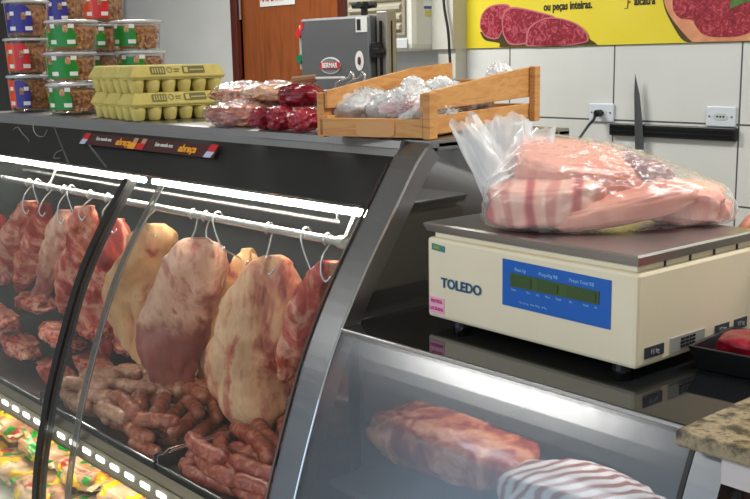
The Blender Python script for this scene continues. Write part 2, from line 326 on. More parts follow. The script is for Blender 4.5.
# ------------------------------------------------------------------ banner
def banner():
    P0 = at(463, 49, 3.28); P1x = 3.0
    t = thing('meat_banner', 'yellow printed banner with steak pictures and black text on tiled wall', 'banner', (P0.x, 3.298, 1.531))
    ym = noisy('banner_yellow', [(.3, srgb(226,206,36)), (.7, srgb(232,214,60))], 4, rough=.5)
    bm = B(); box(bm, 0, 2.9, -.006, 0, 0, .9); obj('sheet', bm, ym, t)
    def L(px, py):  # photograph place on the banner to banner coordinates
        p = at(px, py, 3.29); return (p.x - P0.x, p.z - 1.531)
    RX = Matrix.Rotation(PI/2, 4, 'X')
    def flat(name, pts, y, m, parent, smoothpts=True, label=None):
        q = catmull(pts + [pts[0]], len(pts)*5)[:-1] if smoothpts else pts
        q = [L(*p) for p in q]; q = [(x, max(z, .002)) for x, z in q]
        bm = B(); prism(bm, q, .0008, Matrix.Translation((0, y, 0)) @ RX); o = obj(name, bm, m, parent)
        if label: o['label'] = label
        return o
    steak = meat('steak_print', [(.3, srgb(96,8,28)), (.46, srgb(138,20,42)), (.54, srgb(160,34,56)), (.60, srgb(198,104,116)), (.66, srgb(140,24,46))], 26, distort=2.2, rough=.5, bump=0, stretch=(1,1,1))
    rim = mat('steak_rim_print', srgb(196,110,120), .5); dark = mat('print_shadow', srgb(70,58,20), .5)
    flat('printed_shadow', [(480,32),(485,40),(499,43),(508,49),(590,49),(591,40),(560,30)], -.0070, dark, t)
    for pts, ins in (([(480,28),(481,17),(487,8),(498,4),(510,6),(508,20),(502,32),(497,39),(486,37)], 0),
                     ([(503,34),(502,20),(506,10),(516,7),(540,12),(556,18),(545,30),(532,42),(511,45)], 0),
                     ([(526,46),(527,33),(532,25),(545,18),(560,18),(576,23),(586,31),(589,39),(584,43),(556,47)], 0)):
        cx = sum(p[0] for p in pts)/len(pts); cy = sum(p[1] for p in pts)/len(pts)
        k = [-.0080, -.0090, -.0100][ [480,503,526].index(pts[0][0]) ]
        s = flat('printed_steak', pts, k, rim, t)
        flat('steak_face', [(cx+(x-cx)*.94, cy+(y-cy)*.91) for x, y in pts], k-.0009, steak, s)
    flat('printed_shadow', [(661,-20),(664,6),(672,24),(684,41),(700,42),(690,20),(670,-10)], -.0070, dark, t)
    bd = flat('printed_board', [(666,-14),(664,-2),(667,10),(676,24),(692,41.6),(700,42.5),(760,41),(800,38),(800,-40),(700,-40)], -.0078, noisy('board_print', [(.3, srgb(206,130,92)), (.7, srgb(224,160,120))], 20, rough=.5), t, True)
    redm = meat('raw_beef_print', [(.3, srgb(96,8,24)), (.46, srgb(140,18,38)), (.54, srgb(164,34,52)), (.66, srgb(196,90,100))], 40, distort=2, rough=.5, bump=0, stretch=(1,1,1))
    flat('printed_beef', [(674,-10),(673,8),(680,18),(692,20),(696,26),(703,34),(716,37),(740,36),(756,30),(790,20),(790,-30),(700,-30)], -.0088, redm, bd)
    flat('printed_leaf', [(730,9),(731,2),(736,-6),(748,-8),(756,0),(744,3)], -.0098, MT['leaf'], bd)
    def tx(s, px, py, sz, al='LEFT', b=.0012, sx=.77):
        x, z = L(px, py); text(s, sz, MT['print_black'], t, (x, -.0075, z), FRONT, align=al, bold=b, sx=sx)
    tx('ou peças inteiras.', 543.5, 7.3, .044); tx('cortados, moídos', 543.5, -5, .044)
    tx('alcatra', 634, 1.4, .044)
    x, z = L(629.5, 2); bm = B(); lathe(bm, [(.0045,0),(.0045,.001)], 12); o = obj('red_dot', bm, MT['print_red'], t); o.location = (x, -.0065, z); o.rotation_euler = FRONT
    pts = [L(624.5,8.6), L(627.5,8), L(627.8,0), L(627.8,-12)]
    bm = B(); ring_tube(bm, [(a, -.0068, b) for a, b in pts], .0016, 6); obj('bracket_line', bm, MT['print_black'], t)
banner()
# ------------------------------------------------------------------ wall fittings
def outlet(px, py, label, plug=False):
    p = at(px, py, WB); t = thing('wall_outlet', label, 'outlet', (p.x, WB-.001, p.z), 0, 'wall outlets')
    bm = B(); box(bm, -.057, .057, -.009, 0, -.035, .035); obj('cover_plate', bm, mat('outlet_plastic', srgb(214,222,232), .35), t, bevel=.003)
    bm = B(); q = [(.021*math.cos(a)+ (.008 if math.cos(a)>0 else -.008), .0125*math.sin(a)) for a in [k*PI/12 for k in range(24)]]
    prism(bm, q, .0015, Matrix.Translation((0,-.009,0)) @ Matrix.Rotation(PI/2,4,'X')); s = obj('socket', bm, mat('socket_plastic', srgb(196,206,204), .4), t)
    for x in (-.012, 0, .012):
        bm = B(); ring_tube(bm, [(x,-.0102,0), (x,-.0113,0)], .0038, 10); obj('pin_hole', bm, MT['black'], s)
    for x in (-.043, .043):
        bm = B(); ring_tube(bm, [(x,-.008,0), (x,-.0105,0)], .0035, 10); obj('screw', bm, MT['steel_dark'], t)
    return p
p_ = outlet(602.5, 112.5, 'white wall outlet with a black plug pushed in, left of the knife')
outlet(722, 116.5, 'white empty wall outlet above the right end of the knife rack')
kr = thing('magnetic_knife_rack', 'long black magnetic knife rack mounted on the tiled wall', 'knife rack', (at(672,131.5,WB).x, WB-.001, at(672,131.5,WB).z))
bm = B(); box(bm, -.262, .262, -.02, 0, -.023, .023); obj('bar', bm, MT['black'], kr, bevel=.004)
bm = B(); box(bm, -.25, .25, -.0235, -.019, .004, .012); box(bm, -.25, .25, -.0235, -.019, -.012, -.004); obj('magnet_strip', bm, mat('magnet', srgb(38,38,40), .3, .6), kr)
kp = at(640, 120, WB-.03)
kn = thing('butcher_knife', 'long thin blade knife with white handle held on the black rack', 'knife', (kp.x, WB-.0245, kp.z))
def K(px, py): p = at(px, py, WB-.03); return (p.x-kp.x, p.z-kp.z)
bm = B(); prism(bm, [K(*q) for q in [(634.5,74),(639,95),(641.5,120),(643.5,150),(634.5,151),(634,120),(633.5,95)]], .002, Matrix.Rotation(PI/2,4,'X')); obj('blade', bm, mat('blade_steel', (.35,.36,.38,1), .3, 1), kn)
bm = B(); prism(bm, [K(*q) for q in [(634,150),(643.5,150),(646,160),(647,186),(636,186),(635,160)]], .02, Matrix.Translation((0,.0,0)) @ Matrix.Rotation(PI/2,4,'X')); obj('handle', bm, MT['print_white'], kn, bevel=.004)
# plug and cord
pc = thing('power_cord', 'black power cord hanging from the plug in the left wall outlet', 'cord', (at(597,114,WB).x, WB, at(597,114,WB).z))
def W2(px, py, Y): return at(px, py, Y) - Vector(pc.location)
bm = B(); a = W2(600.5,113,WB-.012); ring_tube(bm, [a, a+Vector((0,-.03,0))], .014, 12); obj('plug', bm, MT['black'], pc, bevel=.003)
pts = [a+Vector((-.005,-.03,0)), W2(594,119,3.24), W2(588,126,3.2), W2(581,136,3.1), W2(576,144,3.0), W2(572,156,2.95), W2(570,185,2.9), W2(570,260,2.9)]
bm = B(); ring_tube(bm, catmull([tuple(q) for q in pts], 40), .0055, 8); obj('cable', bm, MT['black'], pc, True)
# ------------------------------------------------------------------ air conditioner
ac = thing('air_conditioner', 'white boxy wall air conditioner with beige grille high on back wall', 'air conditioner', (-3.42, WB, 1.525))
bm = B(); box(bm, -.24, .185, -.21, 0, 0, .40); obj('casing', bm, noisy('ac_white', [(.3, srgb(214,214,204)), (.7, srgb(222,222,214))], 5, rough=.4), ac, bevel=.03)
bm = B(); box(bm, -.225, .155, -.222, -.206, .065, .385); g = obj('grille', bm, mat('ac_beige', srgb(150,142,122), .5), ac, bevel=.004)
for k in range(7):
    bm = B(); z = .085 + k*.043; prism(bm, [(0,0),(-.014,.008),(-.014,.022),(0,.032)], .34, Matrix.Translation((-.205,-.222,z)) @ Matrix(((0,0,1,0),(1,0,0,0),(0,1,0,0),(0,0,0,1)))); obj('louver', bm, mat('ac_louver', srgb(172,166,148), .45), g)
bm = B(); box(bm, -.2, .16, -.216, -.208, .012, .052); obj('lower_lip', bm, mat('ac_lip', srgb(196,200,200), .4), ac, bevel=.003)
for nm, m, z0, z1, y0, y1 in (('grey_sticker', mat('stk', srgb(170,170,160), .5), .22, .27, -.13, -.06), ('blue_sticker', mat('stkb', srgb(60,90,140), .5), .178, .19, -.135, -.045), ('white_sticker', MT['print_white'], .19, .212, -.135, -.045), ('yellow_sticker', mat('stky', srgb(206,200,110), .5), .145, .172, -.13, -.06)):
    bm = B(); box(bm, .185, .1865, y0, y1, z0, z1); obj(nm, bm, m, ac)
cb = thing('wall_cable', 'thin black cable running down beside the air conditioner', 'cord', (-3.2, WB, 1.3))
bm = B(); P = [at(442,-30,3.19), at(444,5,3.19), at(448,30,3.19), at(449.5,52,3.19), at(451,75,3.19), at(453,100,3.19), at(455,140,3.19)]
ring_tube(bm, catmull([tuple(p-Vector(cb.location)) for p in P], 30), .006, 8); obj('cable', bm, MT['black'], cb, True)
# ------------------------------------------------------------------ bone saw
def saw():
    Y = 2.3; t = thing('meat_bandsaw', 'grey steel meat bandsaw standing behind the display case', 'bandsaw', (-2.8, Y, 0))
    m = brushed('saw_steel', (.25,.255,.26,1), .5); beige = brushed('saw_column', (.42,.40,.36,1), .5)
    bm = B(); box(bm, -.19, .185, 0, .13, 1.02, 1.64); hd = obj('upper_wheel_cover', bm, m, t, bevel=.008)
    bm = B(); box(bm, .188, .240, .03, .075, .95, 1.652); obj('column', bm, beige, t, bevel=.004)
    bm = B(); box(bm, .212, .218, .022, .03, .97, 1.62); box(bm, .240, .2415, .05, .056, .97, 1.62); obj('column_seam', bm, MT['black'], t)
    bm = B(); box(bm, .196, .222, -.004, .03, 1.50, 1.55); box(bm, .215, .24, -.01, .02, 1.515, 1.53); obj('latch', bm, MT['black'], t, bevel=.002)
    bm = B(); box(bm, -.34, .42, -.1, .45, .88, .93); obj('table', bm, MT['steel'], t, bevel=.004)
    bm = B(); box(bm, -.26, .36, 0, .4, 0.06, .88); box(bm, -.03, .19, .05, .2, .93, 1.02); obj('base_cabinet', bm, m, t, bevel=.01)
    [obj('foot', box(B(), x, x+.05, y, y+.05, 0, .06), MT['rubber'], t) for x in (-.26,.31) for y in (0,.35)]
    bm = B(); ring_tube(bm, [(.05,.1,1.64),(.05,.1,1.672)], .012, 12); ring_tube(bm, [(.05,.1,1.668),(.05,.1,1.69)], .02, 12)
    for k in range(4):
        a = k*PI/2+.4; ring_tube(bm, [(.05,.1,1.68),(.05+.045*math.cos(a),.1+.045*math.sin(a),1.68)], [.012,.011], 10)
    obj('tension_knob', bm, MT['black'], t)
    bm = B(); box(bm, -.225, -.192, .02, .08, 1.46, 1.62); bx = obj('switch_box', bm, mat('switch_grey', srgb(176,176,172), .4), t, bevel=.004)
    for z, mm, nm in ((1.592, MT['print_red'], 'red_button'), (1.50, mat('green_button', srgb(20,110,74), .4), 'green_button')):
        bm = B(); ring_tube(bm, [(-.208,.02,z),(-.208,.004,z)], [.019,.016], 16); obj(nm, bm, mm, bx)
    RX = Matrix.Rotation(PI/2, 4, 'X')
    def oval(name, x, z, a, b, m_, y):
        bm = B(); prism(bm, [(a*math.cos(k*PI/16), b*math.sin(k*PI/16)) for k in range(32)], .0012, Matrix.Translation((x, y, z)) @ RX); return obj(name, bm, m_, t)
    oval('logo_rim', -.022, 1.475, .056, .029, MT['print_white'], -.0002)
    oval('logo_oval', -.022, 1.475, .051, .025, mat('logo_grey', srgb(120,120,124), .4), -.0012)
    bm = B(); box(bm, -.022-.054, -.022+.054, -.0036, -.0022, 1.464, 1.486); obj('logo_band', bm, MT['print_red'], t)
    text('BERMAR', .024, MT['print_white'], t, (-.022, -.0045, 1.475), FRONT, bold=.0006, sx=.95)
    oval('round_sticker', .135, 1.49, .022, .033, MT['print_white'], -.0002); oval('sticker_mark', .135, 1.49, .008, .014, mat('mk', srgb(90,50,60), .5), -.0013)
    bm = B(); box(bm, .12, .178, -.0015, -.0002, 1.585, 1.635); obj('square_sticker', bm, MT['print_white'], t)
    bm = B(); box(bm, .126, .145, -.0025, -.0014, 1.592, 1.628); obj('sticker_mark', bm, MT['print_black'], t)
    bm = B(); box(bm, -.186, -.17, -.0015, -.0002, 1.605, 1.63); obj('red_sticker', bm, MT['print_red'], t)
saw()
# ================================================================== DISPLAY CASE (tall)
PROF = [(1.083,1.372),(1.055,1.345),(1.027,1.306),(.988,1.251),(.948,1.194),(.905,1.125),(.872,1.060),(.842,.985),(.820,.925),(.800,.865),(.782,.80),(.765,.73),(.752,.65),(.746,.56)]
PZ = [(b, a) for a, b in PROF][::-1]
def py_of(z):
    for (z0, y0), (z1, y1) in zip(PZ, PZ[1:]):
        if z0 <= z <= z1: return y0 + (y1-y0)*(z-z0)/(z1-z0)
    return PZ[0][1] if z < PZ[0][0] else PZ[-1][1]
def prof(z0, z1, n=28, off=0):
    c = catmull([(z, y) for z, y in PZ], 120)
    out = []
    for i in range(n+1):
        z = z0 + (z1-z0)*i/n; best = min(range(len(c)-1), key=lambda k: abs((c[k][0]+c[k+1][0])/2 - z))
        a, b = c[best], c[best+1]; u = (z-a[0])/(b[0]-a[0]) if b[0] != a[0] else 0
        y = a[1] + (b[1]-a[1])*u; s = (b[1]-a[1])/(b[0]-a[0]+1e-9); l = math.hypot(1, s)
        out.append((y + off/l, z - off*s/l))
    return out
def sweep(bm, P, x0, x1, th):
    """sheet following the front curve from x0 to x1, th thick towards the back"""
    n = len(P); rows = []
    for i, (y, z) in enumerate(P):
        a = P[max(i-1,0)]; b = P[min(i+1,n-1)]; t = Vector((b[0]-a[0], b[1]-a[1])).normalized(); nrm = Vector((t.y, -t.x))
        q = (y + nrm.x*th, z + nrm.y*th)
        rows.append([bm.verts.new(v) for v in ((x0,y,z), (x1,y,z), (x1,q[0],q[1]), (x0,q[0],q[1]))])
    for a, b in zip(rows, rows[1:]):
        for k in range(4): bm.faces.new((a[k], a[(k+1)%4], b[(k+1)%4], b[k]))
    bm.faces.new(rows[0][::-1]); bm.faces.new(rows[-1]); return bm
XL, XR = -2.78, -1.096; BACK = 1.42
def rel(o, loc):   # put the mesh (in room coordinates) under a root standing at loc
    for v in o.data.vertices: v.co -= Vector(loc)
    return o
def case():
    loc = Vector((-1.94, 1.08, 0)); t = thing('display_case', 'tall refrigerated meat display case with curved glass front and hanging carcasses', 'display case', loc)
    def P(name, bm, m, par=t, **k): return rel(obj(name, bm, m, par, **k), loc)
    P('base', box(B(), XL, XR, .82, BACK, 0, .52), MT['steel_dark'], bevel=.006)
    P('kick_plate', box(B(), XL+.02, XR-.02, .80, .82, 0, .12), MT['black'])
    # steel end frames following the curve
    fr = P('end_frame', sweep(B(), prof(.15+.41, 1.371, 44), -1.152, XR, .03), MT['steel'], smooth=False)
    P('end_frame', sweep(B(), prof(.56, 1.371, 44), XL, XL+.05, .03), MT['steel'])
    P('edge_bead', ring_tube(B(), [(XR+.001, y-.001, z) for y, z in prof(.56, 1.365, 40)], .0022, 8), MT['chrome'])
    P('edge_bead', ring_tube(B(), [(-1.155, y-.002, z) for y, z in prof(.56, 1.34, 40)], .0026, 8), mat('bronze_bead', (.12,.10,.09,1), .3, 1))
    # side: smoked glass behind the frame, back post, top rail
    poly = [(y+.028, z) for y, z in prof(.56, 1.358, 24)] + [(BACK-.03, 1.358), (BACK-.03, .56)]
    MYZ = Matrix(((0,0,1,0),(1,0,0,0),(0,1,0,0),(0,0,0,1)))
    P('side_glass', prism(B(), poly, .006, Matrix.Translation((-1.108,0,0)) @ MYZ), MT['smokeglass'])
    P('side_panel', prism(B(), poly, .012, Matrix.Translation((XL+.01,0,0)) @ MYZ), MT['liner'])
    P('back_post', box(B(), -1.135, XR, BACK-.03, BACK, .52, 1.372), MT['steel'], bevel=.002)
    P('side_rail', box(B(), -1.112, XR, 1.10, BACK-.03, 1.358, 1.372), MT['steel'], bevel=.002)
    # top
    P('top_panel', box(B(), XL, XR, 1.083, BACK, 1.363, 1.375), brushed('worn_top_steel', (.30,.305,.31,1), .3, stretch=(2,60,60)), bevel=.002)
    tl = mat('top_lip_steel', (.30,.305,.31,1), .33, .55)
    P('top_lip', prism(B(), [(1.085,1.375),(1.073,1.373),(1.069,1.362),(1.067,1.360),(1.059,1.345),(1.085,1.345)], XR-XL-.054, Matrix.Translation((XL,0,0)) @ MYZ), tl)
    # black fascia behind the top of the glass
    P('fascia', sweep(B(), prof(1.278, 1.350, 10, .0), XL+.05, -1.152, .01), MT['fascia'])
    for px0, py0, px1, py1 in ((50,127,67,166), (92,143,106,176)):
        a = at(px0, py0, 1.05); b = at(px1, py1, 1.005)
        P('fascia_seam', ring_tube(B(), [Vector((a.x, py_of(a.z), a.z)), Vector((b.x, py_of(max(b.z,1.28)), max(b.z,1.28)))], .0022, 6), mat('seam_grey', srgb(88,90,92), .4))
    # insides
    P('back_liner', box(B(), XL+.02, -1.11, 1.36, 1.385, .54, 1.345), MT['liner'])
    P('roof_liner', box(B(), XL+.02, -1.11, 1.06, 1.36, 1.31, 1.325), MT['liner'])
    P('back_panel', box(B(), XL, XR-.04, 1.39, BACK-.002, .52, 1.362), MT['steel_dark'])
    P('front_rail', ring_tube(B(), [(XL+.03, 1.03, 1.209), (-1.2395, 1.03, 1.209)], .0072, 14), MT['hook'])
    P('rail_end', ring_tube(B(), [(-1.25, 1.03, 1.209), (-1.236, 1.03, 1.209)], .011, 14), MT['hook'])
    P('rail_stay', ring_tube(B(), [(-1.243, 1.03, 1.209), (-1.243, 1.06, 1.26), (-1.243, 1.07, 1.315)], .003, 8), MT['hook'])
    P('rail_stay', ring_tube(B(), [(-2.35, 1.03, 1.209), (-2.35, 1.06, 1.26), (-2.35, 1.07, 1.315)], .003, 8), MT['hook'])
    P('back_rail', ring_tube(B(), [(XL+.03, 1.14, 1.214), (-1.38, 1.14, 1.214)], .0045, 12), MT['hook'])
    P('rail_stay', ring_tube(B(), [(-1.39, 1.14, 1.214), (-1.39, 1.14, 1.315)], .003, 8), MT['hook'])
    P('meat_deck', box(B(), XL+.02, -1.11, .812, 1.36, .785, .797), MT['steel'])
    P('deck_ledge', prism(B(), [(.800,.752),(.808,.752),(.820,.796),(.814,.803),(.803,.792)], -1.155-(XL+.05), Matrix.Translation((XL+.05,0,0)) @ MYZ), brushed('ledge_steel', (.34,.29,.22,1), .4))
    P('lower_deck', box(B(), XL+.02, -1.11, .775, 1.36, .52, .545), MT['white_metal'])
    P('gasket', sweep(B(), prof(.56, 1.266, 36, -.003), -1.902, -1.880, .02), MT['rubber'])
    P('glass_pane', sweep(B(), prof(.56, 1.277, 36), -1.877, -1.157, .004), MT['glass'])
    P('glass_pane', sweep(B(), prof(.56, 1.277, 36), XL+.05, -1.906, .004), MT['glass'])
    P('glass_edge', sweep(B(), prof(.56, 1.268, 36, .010), -1.782, -1.764, .004), MT['acryl'])
    for x in (-1.7825, -1.7635):
        P('edge_line', ring_tube(B(), [(x, y, z) for y, z in prof(.56, 1.268, 30, .011)], .0014, 6), mat('edge_bright', srgb(120,120,118), .35, .3))
    # lamp under the canopy
    lamp = P('tube_housing', box(B(), XL+.06, -1.16, 1.047, 1.095, 1.272, 1.305), MT['white_metal'])
    lm = P('lamp_tube', ring_tube(B(), [(XL+.08, 1.047, 1.2575), (-1.91, 1.047, 1.2575)], .0060, 12), emit('case_tube', (1,.93,.83,1), TUBE_E))
    lm = P('lamp_tube', ring_tube(B(), [(-1.87, 1.047, 1.2575), (-1.185, 1.047, 1.2575)], .0060, 12), emit('case_tube', (1,.93,.83,1), TUBE_E))
    # led strip under the deck ledge
    st = P('led_strip', box(B(), XL+.05, -1.16, .799, .8015, .758, .79), mat('led_pcb', srgb(150,140,118), .4))
    st.rotation_euler = (0,0,0)
    k = 0; x = -2.70
    while x < -1.17:
        P('led', box(B(), x, x+.030, .7965, .799, .7715, .781), emit('led_white', (1,.98,.94,1), 5), bevel=.003); x += .0555
    ld = bpy.data.lights.new('led_light', 'AREA'); ld.shape = 'RECTANGLE'; ld.size = 1.5; ld.size_y = .03; ld.energy = LED_E; ld.color = (1,.86,.66)
    lo = bpy.data.objects.new('led_light', ld); link(lo, t); lo.location = Vector((-1.94, .84, .748)) - loc; lo.rotation_euler = (math.radians(25), 0, 0)
    return t
case()
# thin wires behind the glass at the left
for i, pp in enumerate(([(0,134),(10,133),(17,127),(22,133),(29,141),(26,147),(26,153),(20,158)], [(33,125),(34,131),(38,136),(44,136),(47,130)], [(62,150),(56,153),(54,158),(60,158)])):
    P3 = [tuple(at(x, y, py_of(1.36-.0019*(y-118)) - .001)) for x, y in pp]; l = Vector(P3[0])
    wt = tag(obj('loose_wire', ring_tube(B(), [Vector(q)-l for q in catmull(P3, 24)], .0012, 6), mat('wire_grey', srgb(120,120,118), .5)), ['long thin grey wire dangling inside the dark case top, far left', 'short looping grey wire just right of the long wire in case top', 'small curl of grey wire just above the case lamp at left'][i], 'wire', 'loose wires in the case top'); wt.location = l
# promotional strip on the fascia
def strip():
    a = at(83,134.5,1.055); b = at(216,149,1.055)
    c = (a+b)/2; L_ = b.x-a.x
    t = thing('promo_strip', 'dark maroon promotional strip with yellow lettering on the black case top', 'label', (c.x+.03, 1.0365, 1.333)); t.rotation_euler = (-math.radians(30), 0, 0)
    h = .0135
    obj('strip', box(B(), -L_/2, L_/2, -.002, 0, -h, h), mat('strip_maroon', srgb(66,24,24), .4), t)
    for s, x in ((-1, -L_/2+.012), (1, L_/2-.028)):
        obj('red_end', prism(B(), [(x, -h*.1),(x+.025, -h*.1),(x+.03, h),(x+.006, h)], .001, Matrix.Translation((0,-.0021,0)) @ Matrix.Rotation(PI/2,4,'X')), MT['print_red'], t)
        obj('white_end', prism(B(), [(x-.006, -h),(x+.018, -h),(x+.025, -h*.1),(x, -h*.1)], .001, Matrix.Translation((0,-.0021,0)) @ Matrix.Rotation(PI/2,4,'X')), mat('pale_blue', srgb(190,196,220), .4), t)
    for x in (-.2, .055):
        text('Este mundo nos', .0125, MT['print_white'], t, (x-.005+.04, -.0035, .002), FRONT, sx=.85)
        text('abraça', .021, MT['print_orange'], t, (x+.125, -.0035, -.001), FRONT, sx=1.15, shear=.2, bold=.0008)
    for x, m in ((-.035, MT['print_orange']), (.0, MT['print_red'])):
        obj('picture', prism(B(), [(x-.018,-h+.001),(x+.012,-h+.001),(x+.016,h*.1),(x-.014,h*.1)], .001, Matrix.Translation((0,-.0023,0)) @ Matrix.Rotation(PI/2,4,'X')), m, t)
        obj('picture', prism(B(), [(x-.004,h*.1),(x+.014,h*.1),(x+.016,h*.9),(x,h*.9)], .001, Matrix.Translation((0,-.0023,0)) @ Matrix.Rotation(PI/2,4,'X')), mat('skin_print', srgb(190,140,110), .5), t)
strip()
# ------------------------------------------------------------------ hanging carcasses
RY = 1.03; RZ = 1.209
def carcass(rows, mk, label, Y=RY, depth=.5, seed=1, amp=.10, hook=None):
    rows = [(float(a), float(b), float(c)) for a, b, c in rows]
    q = catmull(rows, 44); n = len(q); S = 44
    mid = [(p[1]+p[2])/2 for p in q]
    top = at(mid[0], q[0][0], Y); bm = B(); rings = []
    for i, (py, pl, pr) in enumerate(q):
        c = at((pl+pr)/2, py, Y); dist = (c-CAM).dot(R_fwd); hw = max(.003, (pr-pl)/2*dist/FPX)
        dv = Vector((-.70, .714, 0)); rv = Vector((.714, .70, 0))
        v_ = i/(n-1); tap = min(1, 3.2*v_+.25, 4*(1-v_)+.2)
        ring = []
        for k in range(S):
            a = 2*PI*k/S; ca, sa = math.cos(a), math.sin(a)
            hd = max(.006, min(hw*depth*1.1, .055*tap))
            p = rv*(hw*math.copysign(abs(ca)**.8, ca)) + dv*(hd*math.copysign(abs(sa)**.9, sa))
            w3 = c - top + p; s_ = Vector((seed*5.1, seed*2.3, seed))
            q3 = Vector((w3.x,w3.y,w3.z*.55)); d = .010*fbm(q3*11+s_, 1, 3) + .007*fbm(q3*34+s_, 1, 3)*1.0 + .0022*fbm(q3*95+s_, 1, 2)
            ridge = abs(noise.noise(Vector((w3.x*16, w3.y*16, w3.z*5)) + s_))
            ring.append(bm.verts.new(w3 + p.normalized()*(d - .007*max(0, 1-ridge/.12))))
        rings.append(ring)
    for a, b in zip(rings, rings[1:]):
        for k in range(S): bm.faces.new((a[k], a[(k+1)%S], b[(k+1)%S], b[k]))
    bm.faces.new(rings[0][::-1]); bm.faces.new(rings[-1])
    o = obj('hanging_meat', bm, MT[mk], None, True); o.location = top
    tag(o, label, 'meat', 'meat cuts hanging on the rail')
    # hook from the rail to the meat
    hx = top.x + .012 if hook is None else hook
    g = Vector((hx, RY, RZ)); e = top - g + Vector((0, 0, -.022)); e.y -= .004
    r = .0098
    pts = [Vector((0, r*math.cos(t_), r*math.sin(t_))) for t_ in [math.radians(x) for x in (-60, -10, 40, 90, 140, 180, 205)]]
    pts = [Vector((.0, -p.y, p.z)) for p in pts][::-1]   # open ring over the rail
    pts = pts[::-1]
    tail = pts[-1]
    path = [tuple(p) for p in pts[::-1]][::-1]
    mid_ = Vector((e.x*.75, -.012, e.z*.45)); path2 = path + [tuple(mid_), tuple(e + Vector((0,-.012,.006))), tuple(e + Vector((.006,-.008,-.008))), tuple(e + Vector((.016,-.004,.002)))]
    bm = B(); ring_tube(bm, catmull(path2, 50), .0019, 8)
    h = obj('meat_hook', bm, MT['hook'], None, True); h.location = g
    return o, h
CARC = [
 ([(215,-12,4),(235,-22,8),(255,-26,4),(275,-24,-4)], 'redmeat', 'red meat piece hanging at the far left end of the rail', 1.05, -.012),
 ([(201,22,36),(213,12,37),(232,2,35),(252,-6,29),(272,-10,22),(284,-6,12)], 'redmeat', 'red and white meat cut hanging at far left, second on the rail', 1.03, .01),
 ([(203,38,52),(215,32,56),(235,24,53),(255,16,47),(272,12,41),(285,12,30),(292,14,22)], 'redmeat', 'red meat cut with pale bone hanging third from the left', 1.02, .012),
 ([(210,56,72),(222,48,77),(240,44,77),(262,38,68),(285,34,56),(300,33,46),(306,34,40)], 'pinkmeat', 'pinkish narrow meat cut hanging fourth from the left', 1.03, .01),
 ([(206,78,92),(220,70,99),(240,64,100),(265,58,94),(290,56,84),(305,56,72),(312,58,64)], 'redmeat', 'fat-streaked red meat cut hanging left of the black glass joint', 1.02, .012),
 ([(219,109,123),(230,100,132),(245,98,136),(262,95,134),(285,84,128),(305,78,120),(325,84,118),(345,92,114),(356,98,110)], 'redmeat', 'deep red meat cut hanging right of the black glass joint', 1.05, .01),
 ([(224,142,168),(235,130,177),(255,119,177),(280,106,168),(305,106,160),(330,114,154),(350,126,152),(365,136,152),(375,142,150)], 'creammeat', 'smooth cream coloured carcass quarter hanging left of the big mottled one', 1.04, .015),
 ([(238,182,206),(246,172,222),(262,162,227),(285,152,226),(310,143,218),(330,140,212),(355,142,204),(375,149,198),(395,157,194),(406,168,188)], 'pinkmeat', 'large oval carcass quarter mottled pink and cream, in the middle', 1.01, -.03),
 ([(249,240,254),(262,228,262),(280,216,264),(300,206,262),(325,199,256),(345,196,250),(370,197,240),(395,204,230)], 'creammeat', 'narrow cream carcass piece hanging half hidden behind the widest one', 1.10, -.03),
 ([(256,262,282),(265,249,293),(280,239,300),(300,226,304),(325,215,304),(350,206,301),(374,204,290),(395,213,287),(412,226,284),(428,237,272),(438,241,252)], 'fatmeat', 'widest cream carcass quarter, hanging lowest over the sausages', 1.02, -.02),
 ([(262,322,335),(275,308,336),(295,296,331),(315,288,323),(340,280,313),(360,276,305),(375,276,295),(383,279,289)], 'redmeat', 'red meat cut hanging at the right end beside the steel frame', 1.03, .0),
]
for i, (rows, mk, lab, Y, hk) in enumerate(CARC):
    o, h = carcass(rows, mk, lab, Y=Y, seed=i+1, hook=o.location.x if False else at((rows[0][1]+rows[0][2])/2, rows[0][0], Y).x + hk)
    tag(h, 'pale S shaped steel hook holding the ' + lab.split(' hanging')[0].split(',')[0], 'hook', 'meat hooks on the rail')
HL = ['first', 'second', 'third', 'fourth', 'fifth']
# spare hooks on the rail
for i, px in enumerate((38, 72, 218, 306)):
    p = at(px, 0, 1.0); g = Vector((at(px, {38:191,72:198,218:222,306:236}[px], RY).x, RY, RZ))
    pts = [(0,.010,-.006),(0,.011,.005),(0,.004,.0125),(0,-.006,.011),(0,-.0115,.002),(.004,-.010,-.02),(.012,-.006,-.045),(.016,-.004,-.055),(.022,-.002,-.05)]
    h = obj('meat_hook', ring_tube(B(), catmull(pts, 30), .0019, 8), MT['hook'], None, True); h.location = g
    tag(h, ['empty steel hook on the rail above the far left meat', 'empty steel hook on the rail between the left meat cuts', 'empty steel hook on the rail right of the mottled oval carcass', 'empty steel hook on the rail right of the widest carcass'][i], 'hook', 'meat hooks on the rail')
# ------------------------------------------------------------------ trays and what is piled in them
def tray(x0, x1, y0, y1, z, label):
    t = thing('meat_tray', label, 'tray', ((x0+x1)/2, (y0+y1)/2, z), 0, 'meat trays on the deck')
    a, b = (x1-x0)/2, (y1-y0)/2; bm = B()
    box(bm, -a, a, -b, b, 0, .003); box(bm, -a, -a+.003, -b, b, .003, .028); box(bm, a-.003, a, -b, b, .003, .028); box(bm, -a, a, -b, -b+.003, .003, .012); box(bm, -a, a, b-.003, b, .003, .028)
    obj('pan', bm, MT['steel_dark'], t)
    bm = B(); ring_tube(bm, [(-a,-b,.013),(-a,-b+.03,.029),(-a,b,.029),(a,b,.029),(a,-b+.03,.029),(a,-b,.013),(-a,-b,.013)], .0025, 8); obj('rim', bm, MT['chrome'], t)
TZ = .7975
tray(-1.515, -1.125, .822, 1.345, TZ, 'shallow steel tray of red sausages at the right end')
